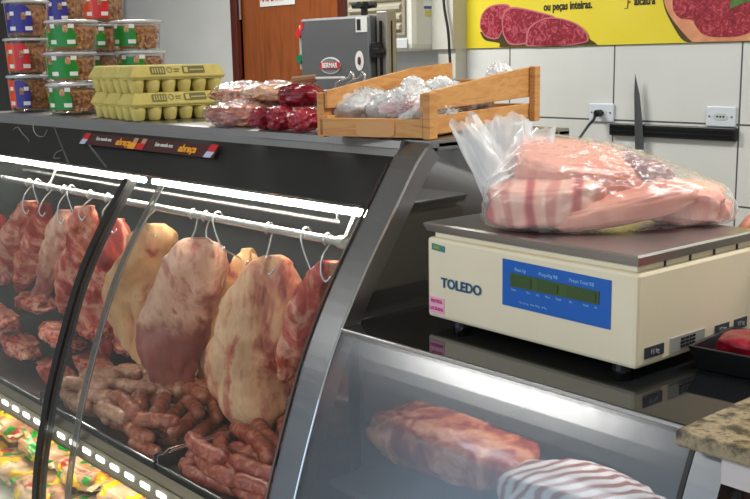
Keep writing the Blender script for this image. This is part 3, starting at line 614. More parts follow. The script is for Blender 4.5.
tray(-1.985, -1.525, .822, 1.345, TZ, 'shallow steel tray of pale sausages in the middle')
tray(-2.74, -1.995, .822, 1.345, TZ, 'shallow steel tray of ribs and chops at the left')
class Heap:
    def __init__(s, x0, x1, y0, y1, z, c=.006):
        s.x0, s.y0, s.c, s.z = x0, y0, c, z; s.nx = int((x1-x0)/c)+1; s.ny = int((y1-y0)/c)+1; s.h = [[z]*s.ny for _ in range(s.nx)]; s.x1, s.y1 = x1, y1
    def cells(s, p, r):
        for i in range(max(0, int((p[0]-r-s.x0)/s.c)), min(s.nx-1, int((p[0]+r-s.x0)/s.c)+1)+1):
            for j in range(max(0, int((p[1]-r-s.y0)/s.c)), min(s.ny-1, int((p[1]+r-s.y0)/s.c)+1)+1):
                d2 = (s.x0+i*s.c-p[0])**2 + (s.y0+j*s.c-p[1])**2
                if d2 < r*r: yield i, j, math.sqrt(r*r-d2)
    def drop(s, P, R):
        z = max(s.h[i][j] + k for p, r in zip(P, R) for i, j, k in s.cells(p, r*.96))
        return z
    def put(s, P, R, z):
        for p, r in zip(P, R):
            for i, j, k in s.cells(p, r): s.h[i][j] = max(s.h[i][j], z + (p[2] if len(p) > 2 else 0) + k)
def sausages(x0, x1, y0, y1, n, ln, rad, m, labels, grp, seed, ang=0, spread=1.2, crest=0, cap=.07):
    rnd = random.Random(seed); hp = Heap(x0, x1, y0, y1, TZ+.003)
    for q in range(n):
        L = ln*rnd.uniform(.8, 1.2); r = rad*rnd.uniform(.88, 1.1); best = None
        for _ in range(22):
            a = ang + rnd.uniform(-spread, spread); cv = rnd.uniform(-6, 6)/2
            c = (rnd.uniform(x0+r+.01, x1-r-.01), rnd.uniform(y0+r+.005, y1-r-.01)); pts = []
            ok = True
            for k in range(9):
                u = (k/8-.5)*L; v = cv*u*u*1.0
                x = c[0] + math.cos(a)*u - math.sin(a)*v; y = c[1] + math.sin(a)*u + math.cos(a)*v
                if not (x0+r < x < x1-r and y0+r < y < y1-r): ok = False
                pts.append((x, y))
            if not ok: continue
            R = [r*.72*(.55 if k in (0,8) else .93 if k in (1,7) else 1) for k in range(9)]
            z = hp.drop(pts, R)
            if z > TZ + cap: continue
            sc_ = z - crest*(c[1]-y0)
            if best is None or sc_ < best[0]: best = (sc_, z, pts, R, c, r)
        if best is None: continue
        _, z, pts, R, c, r = best; hp.put(pts, R, z)
        l = Vector((c[0], c[1], z)); bm = B()
        sm = catmull([(x, y, 0) for x, y in pts], 22); rr = []
        for k in range(23):
            u = k/22; e = min(u, 1-u)*L/r; f = 1 if e > 1 else math.sqrt(max(0, 1-(1-e)**2))
            rr.append(max(.0025, r*f*(1+.06*math.sin(u*31+q)+.05*noise.noise(Vector((u*9, q, 0))))))
        ring_tube(bm, [Vector(p)-Vector((l.x, l.y, 0)) for p in sm], rr, 12)
        warm = 'pale' in labels and c[0] > -1.74 + .03*math.sin(q*1.7)
        o = obj('sausage', bm, MT['sausage_brown'] if warm else m, None, True); o.location = l
        fx_ = (c[0]-x0)/(x1-x0); fy = (c[1]-y0)/(y1-y0); lz = z - TZ
        side = ['at far left','left of centre','at centre','right of centre','at far right'][min(4, int(fx_*5))]
        row = ['front','second','third','fourth','back'][min(4, int(fy*5))]
        lay = ['bottom','lower','upper','topmost'][min(3, int(lz/.026))]
        bend = 'straight' if abs((pts[4][0]-(pts[0][0]+pts[8][0])/2)*math.sin(a0 := 0) ) > 1 or math.hypot(pts[4][0]-(pts[0][0]+pts[8][0])/2, pts[4][1]-(pts[0][1]+pts[8][1])/2) < .0035 else 'curved'
        lgt = 'short' if L < ln*.93 else 'long' if L > ln*1.07 else 'medium'
        tag(o, '%s %s %s, %s row, %s layer, %s' % (lgt, bend, labels.replace('pale', 'brown') if warm else labels, row, lay, side), 'sausage', grp)
sausages(-1.511, -1.13, .824, 1.19, 90, .16, .0150, MT['sausage_red'], 'reddish sausage in right tray', 'red sausages', 3, ang=-.2, spread=.7, crest=-.02, cap=.064)
sausages(-1.981, -1.528, .824, 1.22, 135, .115, .0140, MT['sausage_pale'], 'pale sausage in middle tray', 'pale sausages', 5, ang=-.2, spread=.9, crest=-.02, cap=.064)
def split_pairs():
    d = {}
    for o in COL.objects:
        if o.name.startswith('sausage'): d.setdefault(o['label'], []).append(o)
    for l, v in d.items():
        if len(v) > 1:
            v.sort(key=lambda o: o.location.x)
            for i, o in enumerate(v): o['label'] = l + (', left one' if i == 0 else ', right one' if i == len(v)-1 else ', middle one')
split_pairs()
# chops and ribs in the left tray
def chops():
    rnd = random.Random(11); hp = Heap(-2.735, -2.0, .85, 1.34, TZ+.003)
    specs = [(-2.60,.97,.26,.09,.06,.1), (-2.30,1.17,.36,.09,.085,.03), (-2.56,1.22,.30,.09,.085,.0), (-2.13,.92,.17,.045,.03,.35), (-2.10,1.0,.16,.045,.03,.3), (-2.32,.92,.18,.05,.035,.4), (-2.30,1.02,.17,.05,.035,.2), (-2.48,1.03,.18,.05,.035,.3), (-2.16,1.10,.17,.05,.04,.25), (-2.10,1.24,.16,.07,.05,0), (-2.22,.96,.16,.04,.03,.5), (-2.2,1.05,.15,.045,.03,.45), (-2.4,1.12,.18,.05,.035,.1), (-2.07,.90,.11,.04,.03,.6), (-2.05,1.15,.1,.05,.04,.7), (-2.44,.92,.17,.045,.035,.3)]
    names = ['front left corner','back row centre','back row left','front right','behind the front right one','front centre','middle centre','middle left','middle right','back right corner','front right, second layer','middle right, second layer','back centre, second layer','front right corner','right wall, behind the corner','front, left of centre']
    for i, (x, y, l, w_, h, a) in enumerate(specs):
        if h < .05: l *= 1.25; w_ *= 1.5; h *= 1.15
        a = -a*.6; pts = [(x+math.cos(a)*u*l*.4, y+math.sin(a)*u*l*.4) for u in (-1,-.5,0,.5,1)]; R = [min(w_,h)/2*.9]*5
        z = hp.drop(pts, R); hp.put(pts, [max(w_,h)/2]*5, z)
        z = z
        bm = B(); blob(bm, (l, w_, h), .3, 4, i+3, 5, .8)
        o = obj('pork_chop' if h < .055 else 'rib_slab', bm, MT['redmeat'], None, True); o.location = (x, y, z); o.rotation_euler = (rnd.uniform(-.2,.2), rnd.uniform(-.1,.1), a)
        tag(o, '%s meat with pale fat in left tray, %s' % ('thin cut of red' if h < .055 else 'thick slab of red', names[i]), 'meat', 'cuts in the left tray')
chops()
# ------------------------------------------------------------------ chicken packages on the lower deck
def pack_mat():
    m = mat('chicken_pack', srgb(232,206,180), .25); b = m.node_tree.nodes['Principled BSDF']
    v = coords(m, (1,1,1)); oi = nd(m, 'ShaderNodeObjectInfo'); cb_ = nd(m, 'ShaderNodeCombineXYZ'); lk(m, oi.outputs['Random'], cb_.inputs[0])
    ad = nd(m, 'ShaderNodeVectorMath', operation='ADD'); lk(m, v, ad.inputs[0]); lk(m, cb_.outputs[0], ad.inputs[1])
    n = nd(m, 'ShaderNodeTexNoise'); n.inputs['Scale'].default_value = 14; n.inputs['Detail'].default_value = 5; lk(m, ad.outputs[0], n.inputs['Vector'])
    c0 = ramp(m, n.outputs['Fac'], [(.35, srgb(150,96,70)), (.5, srgb(196,150,112)), (.65, srgb(214,190,158))])
    vo = nd(m, 'ShaderNodeTexVoronoi'); vo.inputs['Scale'].default_value = 44; vo.inputs['Randomness'].default_value = .9; lk(m, ad.outputs[0], vo.inputs['Vector'])
    sp = nd(m, 'ShaderNodeSeparateColor'); lk(m, vo.outputs['Color'], sp.inputs[0])
    def gate(src, th, col, base):
        g = nd(m, 'ShaderNodeMath', operation='GREATER_THAN'); g.inputs[1].default_value = th; lk(m, src, g.inputs[0])
        mx = nd(m, 'ShaderNodeMixRGB'); mx.inputs[2].default_value = col; lk(m, g.outputs[0], mx.inputs[0]); lk(m, base, mx.inputs[1]); return mx.outputs[0]
    c1 = gate(sp.outputs[0], .74, srgb(244,204,40), c0); c2 = gate(sp.outputs[1], .86, srgb(30,150,50), c1); c3 = gate(sp.outputs[2], .975, srgb(196,60,40), c2)
    lk(m, c3, b.inputs['Base Color'])
    bp = nd(m, 'ShaderNodeBump'); bp.inputs['Strength'].default_value = .5; bp.inputs['Distance'].default_value = .004; lk(m, n.outputs['Fac'], bp.inputs['Height']); lk(m, bp.outputs[0], b.inputs['Normal'])
    return m
def packs():
    m = pack_mat(); rnd = random.Random(5); protos = []
    for s in range(4):
        bm = B(); blob(bm, (.19, .135, .055), .22, 4, s+20, 4, .72); me_o = obj('frozen_chicken_pack', bm, m, None, True)
        # crimped ends
        for e in (-1, 1):
            f = B(); nseg = 14
            for side in (0,):
                rows = []
                for k in range(nseg+1):
                    y = (k/nseg-.5)*.12; rows.append([f.verts.new((e*(.086+d), y, .003*math.sin(k*2.2)*(1 if d else .4))) for d in (0, .022)])
                for a_, b_ in zip(rows, rows[1:]): f.faces.new((a_[0], a_[1], b_[1], b_[0]))
            o = obj('crimped_end', f, mat('pack_film', srgb(206,190,160), .3), me_o); o.modifiers.new('s', 'SOLIDIFY').thickness = .0008
        protos.append(me_o)
    i = 0; used = set()
    for lay, (z, ys) in enumerate(((.574, (.855, .99, 1.13, 1.27)), (.632, (.925, 1.06, 1.2)))):
        for r, y in enumerate(ys):
            xs = [-2.66 + k*.195 + (.09 if (r+lay) % 2 else 0) for k in range(8)]
            for k, x in enumerate(xs):
                if x > -1.22: continue
                p = protos[i % 4]
                if i % 4 in used:
                    c = p.copy(); COL.objects.link(c)
                    for ch in list(p.children): d = ch.copy(); COL.objects.link(d); d.parent = c
                else: c = p; used.add(i % 4)
                c.location = (x, y, z); c.rotation_euler = (rnd.uniform(-.08,.08), rnd.uniform(-.06,.06), rnd.uniform(-.15,.15) + (PI if i % 3 == 0 else 0))
                rowname = (['front row', 'second row', 'third row', 'back row'][r] + ' underneath') if lay == 0 else ['front row', 'middle row', 'back row'][r] + ' on top'
                tag(c, 'printed yellow and green frozen chicken bag, %s, %s from the left' % (rowname, ['first','second','third','fourth','fifth','sixth','seventh','eighth'][k]), 'food package', 'chicken bags on the lower deck')
                i += 1
packs()
# ================================================================== LOW CASE and GRANITE
LX0, LX1 = -1.094, -.527; TOPZ = 1.12
def low_case():
    loc = Vector((-.81, 1.05, 0)); t = thing('low_display_case', 'low display case with bulging glass front and black top under the scale', 'display case', loc)
    def P(name, bm, m, par=t, **k): return rel(obj(name, bm, m, par, **k), loc)
    MYZ = Matrix(((0,0,1,0),(1,0,0,0),(0,1,0,0),(0,0,0,1)))
    P('base', box(B(), LX0, LX1, .82, BACK, 0, .52), MT['steel_dark'], bevel=.005)
    P('black_top', box(B(), LX0, LX1+.002, .902, BACK, 1.106, TOPZ), MT['blackglass'], bevel=.002)
    P('front_glass', sweep(B(), prof(.56, 1.1195, 40), LX0+.002, LX1-.002, .005), MT['glass_low'], smooth=False)
    P('edge_strip', ring_tube(B(), [(LX0+.002, .8985, 1.118), (LX1-.002, .8985, 1.118)], .0022, 8), MT['chrome'])
    P('back_panel', box(B(), LX0+.001, LX1, BACK-.02, BACK, .52, 1.105), MT['steel_dark'])
    P('inner_deck', box(B(), LX0+.012, LX1-.002, .86, BACK-.02, .895, .905), MT['liner'])
    P('inner_liner', box(B(), LX0+.001, LX0+.009, .93, BACK-.02, .52, 1.105), MT['liner'])
    P('lower_front', box(B(), LX0+.012, LX1-.002, .80, .815, .52, .80), MT['steel_dark'])
    P('gasket', sweep(B(), prof(.56, 1.105, 30, -.001), LX1-.0015, LX1+.004, .02), MT['rubber'])
    lb = P('led_strip', box(B(), LX0+.06, LX1-.06, 1.02, 1.035, 1.098, 1.1055), MT['white_metal'])  # unseen strip, added as a body for the fill light
    ld = bpy.data.lights.new('low_case_fill', 'AREA'); ld.shape = 'RECTANGLE'; ld.size = .42; ld.size_y = .012; ld.energy = LOW_E; ld.color = (1,.97,.94)  # added fill light, brightens the dark interior around the slabs
    lo = bpy.data.objects.new('low_case_fill', ld); link(lo, t); lo.location = Vector((-.81, 1.027, 1.097)) - loc
    P('end_frame', sweep(B(), prof(.56, 1.108, 30), LX1+.0045, -.487, .03), MT['steel'])
    P('side_panel', box(B(), LX1+.006, -.49, .93, BACK, .52, 1.102), MT['steel_dark'])
low_case()
# meat slabs lying in the low case
for i, (x, y, z, l, w_, h, a, mk, lab) in enumerate([(-.965,.985,.956,.27,.13,.075,.03,'brownmeat','thick dark meat slab lying in the low case, left of the striped one'), (-.70,.955,.958,.23,.13,.075,.05,'stripe','striped slab of bacon with white fat bands in the low case')]):
    if mk == 'stripe':
        m = mat('bacon_stripes', srgb(230,220,212), .3); v = coords(m, (1,1,1), (0,0,.5)); wv = nd(m, 'ShaderNodeTexWave'); wv.inputs['Scale'].default_value = 14; wv.inputs['Distortion'].default_value = 2.5; wv.inputs['Detail'].default_value = 2
        lk(m, v, wv.inputs['Vector']); lk(m, ramp(m, wv.outputs['Fac'], [(.25, srgb(168,108,94)), (.45, srgb(226,208,198)), (.9, srgb(240,234,228))]), m.node_tree.nodes['Principled BSDF'].inputs['Base Color'])
    else: m = MT[mk]
    bm = B(); blob(bm, (l, w_, h), .2, 3, i+40, 4, .7)
    o = obj('meat_slab', bm, m, None, True); o.location = (x, y, z); o.rotation_euler = (0, 0, a); tag(o, lab, 'meat')
# granite counter
gm = mat('granite', srgb(150,140,118), .22); b_ = gm.node_tree.nodes['Principled BSDF']; v_ = coords(gm)
n1 = nd(gm, 'ShaderNodeTexNoise'); n1.inputs['Scale'].default_value = 46; n1.inputs['Detail'].default_value = 8; n1.inputs['Roughness'].default_value = .65; lk(gm, v_, n1.inputs['Vector'])
lk(gm, ramp(gm, n1.outputs['Fac'], [(.34, srgb(34,34,30)), (.42, srgb(80,74,62)), (.50, srgb(132,118,94)), (.58, srgb(156,142,116)), (.66, srgb(96,84,64)), (.78, srgb(140,124,96))]), b_.inputs['Base Color'])
g = thing('granite_counter', 'speckled grey and beige granite worktop over a brown wooden cabinet', 'counter', (0, 1.2, 0))
obj('worktop', box(B(), -.532, .9, -.333, .35, 1.110, 1.1275), gm, g, bevel=.003)
obj('white_apron', box(B(), -.484, .9, -.325, -.30, 1.082, 1.109), mat('apron_white', srgb(196,190,190), .4), g)
obj('cabinet', box(B(), -.484, .9, -.28, .33, 0, 1.1095), MT['wood_dark'], g)
for i in range(2):
    obj('cabinet_door', box(B(), -.46+i*.68, .2+i*.68, -.298, -.281, .1, 1.03), MT['wood_dark'], g, bevel=.004)
# ================================================================== SCALE
def scale():
    loc = Vector((-.661, .988, TOPZ)); t = thing('price_scale', 'cream electronic weighing scale with blue display panel and steel plate', 'scale', loc, -math.radians(2))
    def P(name, bm, m, par=t, **k): return rel(obj(name, bm, m, par, **k), loc)
    x0, x1, y0, y1 = -1.021, -.661, .988, 1.245; z0, z1 = 1.133, 1.249
    P('housing', box(B(), x0, x1, y0, y1, z0, z1), MT['cream'], bevel=.005)
    P('upper_rim', box(B(), x0+.012, x1-.004, y0+.004, y1-.004, z1, 1.258), MT['cream'], bevel=.002)
    bm = B(); a = .006
    lo = [(x0+a, y0+a), (x1-a, y0+a), (x1-a, y1-a+.004), (x0+a, y1-a+.004)]; X0, X1, Y0, Y1 = x0-.005, x1+.002, y0-.003, y1+.004
    v = [bm.verts.new((x, y, 1.257)) for x, y in ((X0+.004,Y0+.004),(X1-.004,Y0+.004),(X1-.004,Y1-.004),(X0+.004,Y1-.004))]
    u = [bm.verts.new((x, y, 1.2680)) for x, y in ((X0,Y0),(X1,Y0),(X1,Y1),(X0,Y1))]
    c = [bm.verts.new((x, y, 1.2700)) for x, y in ((X0+.004,Y0+.004),(X1-.004,Y0+.004),(X1-.004,Y1-.004),(X0+.004,Y1-.004))]
    bm.faces.new(v[::-1]); bm.faces.new(c)
    for p, q in ((v,u),(u,c)):
        for k in range(4): bm.faces.new((p[k], p[(k+1)%4], q[(k+1)%4], q[k]))
    P('weighing_plate', bm, brushed('plate_steel', (.52,.51,.51,1), .3, .015, stretch=(60,2,60)))
    for x, y in ((x0+.04,y0+.03),(x1-.04,y0+.03),(x0+.04,y1-.03),(x1-.04,y1-.03)):
        P('foot', ring_tube(B(), [(x,y,TOPZ),(x,y,z0+.002)], [.014,.012], 14), MT['rubber'])
    for k in range(4):
        y = y0 + .055 + k*.052; P('rim_slot', box(B(), x1-.0045, x1-.0025, y, y+.003, 1.2495, 1.2575), MT['black'])
    RX = Matrix.Rotation(PI/2, 4, 'X')
    def panel(name, pts, y, m, par): return P(name, prism(B(), pts, .0012, Matrix.Translation((0, y, 0)) @ RX), m, par)
    pn = panel('display_panel', [(-.8735,1.176),(-.698,1.1755),(-.698,1.2355),(-.8735,1.238)], y0, mat('panel_blue', srgb(8,92,184), .3), t)
    lcd = mat('lcd_green', srgb(60,88,32), .3)
    panel('lcd', [(-.859,1.203),(-.715,1.2035),(-.715,1.2195),(-.859,1.2215)], y0-.0012, lcd, pn)
    for x in (-.856, -.812, -.764):
        w_ = .034 if x < -.77 else .045
        panel('lcd_window', [(x,1.2055),(x+w_,1.2057),(x+w_,1.2175),(x,1.2185)], y0-.0022, mat('lcd_dark', srgb(52,78,26), .35), pn)
    def tx(s, x, z, sz, m, par, al='CENTER', rot=FRONT, yy=y0-.0015, **k):
        o = text(s, sz, m, par, Vector((x, yy, z))-loc, rot, align=al, **k); return o
    pale = mat('panel_white', srgb(150,196,236), .4)
    for s, x in (('Peso kg', -.842), ('Preço/kg R$', -.795), ('Preço Total R$', -.742)): tx(s, x, 1.2265, .0062, pale, pn)
    for s, x in (('Zero', -.853), ('Tara', -.828), ('Liq', -.812), ('Mem', -.795), ('Total', -.778), ('M1', -.758), ('Unid', -.735), ('ok', -.72)): tx(s, x, 1.199, .004, pale, pn)
    tx('Min 0,1 kg   Max 15 kg   e=5 g', -.82, 1.184, .0038, pale, pn)
    tx('TOLEDO', -.9515, 1.1865, .0192, MT['print_blue'], t, bold=.0005, sx=1.03, extr=.0003)
    pk = mat('pink_sticker', srgb(238,176,200), .5); s_ = panel('pink_sticker', [(-1.016,1.1405),(-.986,1.1405),(-.986,1.1635),(-1.016,1.1635)], y0, pk, t)
    mg = mat('magenta_print', srgb(206,70,130), .5)
    for s, z in (('PROTEG', 1.158), ('LACRADA', 1.147)): tx(s, -1.001, z, .0068, mg, s_, bold=.0002, sx=.9)
    s2 = panel('small_sticker', [(-1.010,1.232),(-.984,1.2305),(-.984,1.239),(-1.010,1.241)], y0, mat('teal_sticker', srgb(60,130,130), .4), t)
    panel('sticker_mark', [(-1.005,1.2345),(-.993,1.234),(-.993,1.238),(-1.005,1.2385)], y0-.0012, mat('lime_mark', srgb(150,160,60), .4), s2)
    MYZ = Matrix(((0,0,1,0),(1,0,0,0),(0,1,0,0),(0,0,0,1)))
    dk = mat('plate_dark', srgb(60,62,74), .4); si = mat('plate_silver', srgb(160,160,156), .35)
    for nm, ya, yb, m in (('rating_plate', 1.004, 1.042, dk), ('rating_plate', 1.056, 1.128, si), ('rating_plate', 1.152, 1.184, dk), ('rating_plate', 1.196, 1.226, dk)):
        pl = P(nm, box(B(), x1, x1+.0012, ya, yb, 1.1435 if m is dk else 1.141, 1.157 if m is dk else 1.159), m, t)
        for k in range(3 if m is si else 1):
            o = text('0123 456 78 910 11'[:16] if m is si else '15 kg', .0045 if m is si else .008, MT['print_black'] if m is si else si, pl, Vector((x1+.0018, (ya+yb)/2, 1.1545-k*.0045 if m is si else 1.150))-loc, RIGHT)
scale()
# ------------------------------------------------------------------ wrapping helper
def hull_wrap(bm, verts, sub=6, off=.004, wr=.006, fr=30, seed=0, c=None, flat_z=None, stretch=(1,1,1)):
    hb = B()
    for v in verts: hb.verts.new(v)
    r = bmesh.ops.convex_hull(hb, input=hb.verts[:]); hb.normal_update()
    junk = [g for g in r['geom_interior'] if isinstance(g, bmesh.types.BMVert)]; bmesh.ops.delete(hb, geom=junk, context='VERTS')
    tree = BVHTree.FromBMesh(hb); hb.free()
    c = Vector(c) if c else sum((Vector(v) for v in verts), Vector())/len(verts)
    t = bmesh.new(); bmesh.ops.create_icosphere(t, subdivisions=sub, radius=1)
    for v in t.verts:
        d = v.co.normalized(); h = tree.ray_cast(c + d*2, -d)
        rr = (h[0]-c).length if h[0] else .01
        q = Vector((d.x*stretch[0], d.y*stretch[1], d.z*stretch[2])) + Vector((seed*2.1, seed, 0))
        n = 1 - abs(noise.noise(q*fr*.12))*2; n2 = 1-abs(noise.noise(q*fr*.3 + Vector((9,2,4))))*2
        p = c + d*(rr + off + wr*max(0, n)**2 + wr*.5*max(0, n2)**3)
        if flat_z is not None and p.z < flat_z: p.z = flat_z + .0004
        v.co = p
    me = bpy.data.meshes.new('t'); t.to_mesh(me); t.free(); bm.from_mesh(me); bpy.data.meshes.remove(me)
    return bm
def neck(bm, base, tip, r0, r1, pleats=9, seed=0, rows=18, flat=.35, up=Vector((0,0,1))):
    """gathered bag neck flaring from base to tip"""
    base = Vector(base); tip = Vector(tip); ax = (tip-base).normalized(); u = ax.cross(up).normalized(); v = ax.cross(u); S = pleats*8; rs = []
    L = (tip-base).length
    for i in range(rows+1):
        f = i/rows; r = r0 + (r1-r0)*f**1.3; ring = []
        for k in range(S):
            a = 2*PI*k/S; w_ = 1 + (.13+.05*f)*math.sin(a*pleats + seed + 1.5*math.sin(a*2+seed)) + .35*f*noise.noise(Vector((math.cos(a)*2, math.sin(a)*2, f*3+seed)))
            hgt = L*f*(1 + .08*f*math.sin(a*2+seed*2) + .03*f*math.sin(a*9+seed))
            ring.append(bm.verts.new(base + ax*hgt + (u*math.cos(a) + v*math.sin(a)*(1-(1-flat)*f))*r*w_))
        rs.append(ring)
    for a, b in zip(rs, rs[1:]):
        for k in range(S): bm.faces.new((a[k], a[(k+1)%S], b[(k+1)%S], b[k]))
    return bm
def wverts(bm): return [v.co.copy() for v in bm.verts]
# ------------------------------------------------------------------ bag of pork on the scale
def pork_bag():
    PZ_ = 1.2705; t = thing('bag_of_pork', 'clear plastic bag of pale pork slabs lying on the scale plate', 'bag', (-.839, 1.120, PZ_), math.radians(47)); t.scale = (.9, .9, .9)
    inv = Matrix.Rotation(-math.radians(47), 4, 'Z') @ Matrix.Translation(-Vector((-.835, 1.115, PZ_)))
    # local axes: x to the picture's right, y away, z up
    allv = []
    stripe = mat('pork_cut_face', srgb(226,170,154), .35); v = coords(stripe, (1,.5,.5), (0,.3,.2)); wv = nd(stripe, 'ShaderNodeTexWave'); wv.inputs['Scale'].default_value = 4.2; wv.inputs['Distortion'].default_value = 7; wv.inputs['Detail'].default_value = 3
    lk(stripe, v, wv.inputs['Vector']); lk(stripe, ramp(stripe, wv.outputs['Fac'], [(.03, srgb(186,84,80)), (.10, srgb(214,132,118)), (.20, srgb(232,174,156)), (.8, srgb(238,190,172)), (.96, srgb(214,140,124))]), stripe.node_tree.nodes['Principled BSDF'].inputs['Base Color'])
    grey = noisy('pork_lean_dark', [(.3, srgb(120,72,72)), (.55, srgb(160,104,100)), (.8, srgb(196,140,128))], 20, rough=.4, distort=1)
    rot = lambda ax, d: Matrix.Rotation(math.radians(d), 4, ax)
    T = Matrix.Translation
    specs = [
      ('pork_slab', (.165,.11,.075), T((-.062,-.030,.040)) @ rot('Y',-3), stripe, .14, .68, 1, 'cut face with red streaks'),
      ('pork_slab', (.190,.14,.060), T((-.012,.018,.083)) @ rot('X',16) @ rot('Y',9), MT['porkskin'], .09, .5, 2, None),
      ('pork_slab', (.215,.085,.046), T((.050,-.042,.034)) @ rot('Z',6) @ rot('Y',-9), MT['porkskin'], .12, .65, 3, None),
      ('pork_slab', (.095,.10,.070), T((.092,.03,.064)) @ rot('Y',24), grey, .22, .75, 4, 'dark lean meat'),
      ('pork_slab', (.15,.11,.066), T((.142,.01,.034)) @ rot('Y',10), MT['porkpink'], .2, .7, 5, None)]
    for nm, sz, M4, m, am, bx_, sd, lb in specs:
        bm = B(); blob(bm, sz, am, 3, sd, 5, bx_, M4)
        for q in bm.verts: q.co.z = max(q.co.z, .002)
        allv += wverts(bm); o = obj(nm, bm, m, t, True)
        if lb: o['label'] = lb
    bm = B(); hull_wrap(bm, allv, 6, .003, .005, 17, 3, c=(.02,0,.05), flat_z=.0003, stretch=(1.0,2.6,2.2)); bagm = obj('bag', bm, MT['bag'], t, True)
    for nb, (b0, t0, r0, r1, pl, sd, fl) in enumerate((((-.118,.02,.050), (-.178,.040,.155), .030, .030, 5, 1.3, .6), ((-.108,.03,.055), (-.108,.05,.158), .036, .034, 6, 2.1, .5), ((-.095,.03,.070), (-.060,.06,.142), .030, .026, 5, .4, .6))):
        bm = B(); neck(bm, b0, t0, r0, r1, pl, sd, flat=fl); obj('gathered_neck', bm, MT['bag_milky'], bagm, True)
pork_bag()
# black tray by the scale
bt = thing('foam_tray', 'black foam tray with red meat tucked against the right side of scale', 'tray', (-.596, 1.135, TOPZ), math.radians(4))
bm = B(); a, b, h = .055, .06, .030; c0 = [(-a+.012,-b+.012),(a-.012,-b+.012),(a-.012,b-.012),(-a+.012,b-.012)]
lo = [bm.verts.new((x,y,0)) for x,y in c0]; hi = [bm.verts.new((x*1.25,y*1.22,h)) for x,y in c0]; hi2 = [bm.verts.new((x*1.15,y*1.13,h)) for x,y in c0]; l2 = [bm.verts.new((x*.95,y*.95,.006)) for x,y in c0]
bm.faces.new(lo[::-1]); bm.faces.new(l2)
for p, q in ((lo,hi),(hi,hi2),(hi2,l2)):
    for k in range(4): bm.faces.new((p[k],p[(k+1)%4],q[(k+1)%4],q[k]))
obj('tray_shell', bm, mat('foam_black', srgb(16,16,18), .4), bt, bevel=.001)
bm = B(); blob(bm, (.085,.09,.034), .2, 3, 9, 4, .75, Matrix.Translation((.004,.006,.024))); mo = obj('tray_meat', bm, MT['darkmeat'], None, True); mo.location = bt.location; mo.rotation_euler = bt.rotation_euler
tag(mo, 'dark red marbled meat lying in the black tray by the scale', 'meat')
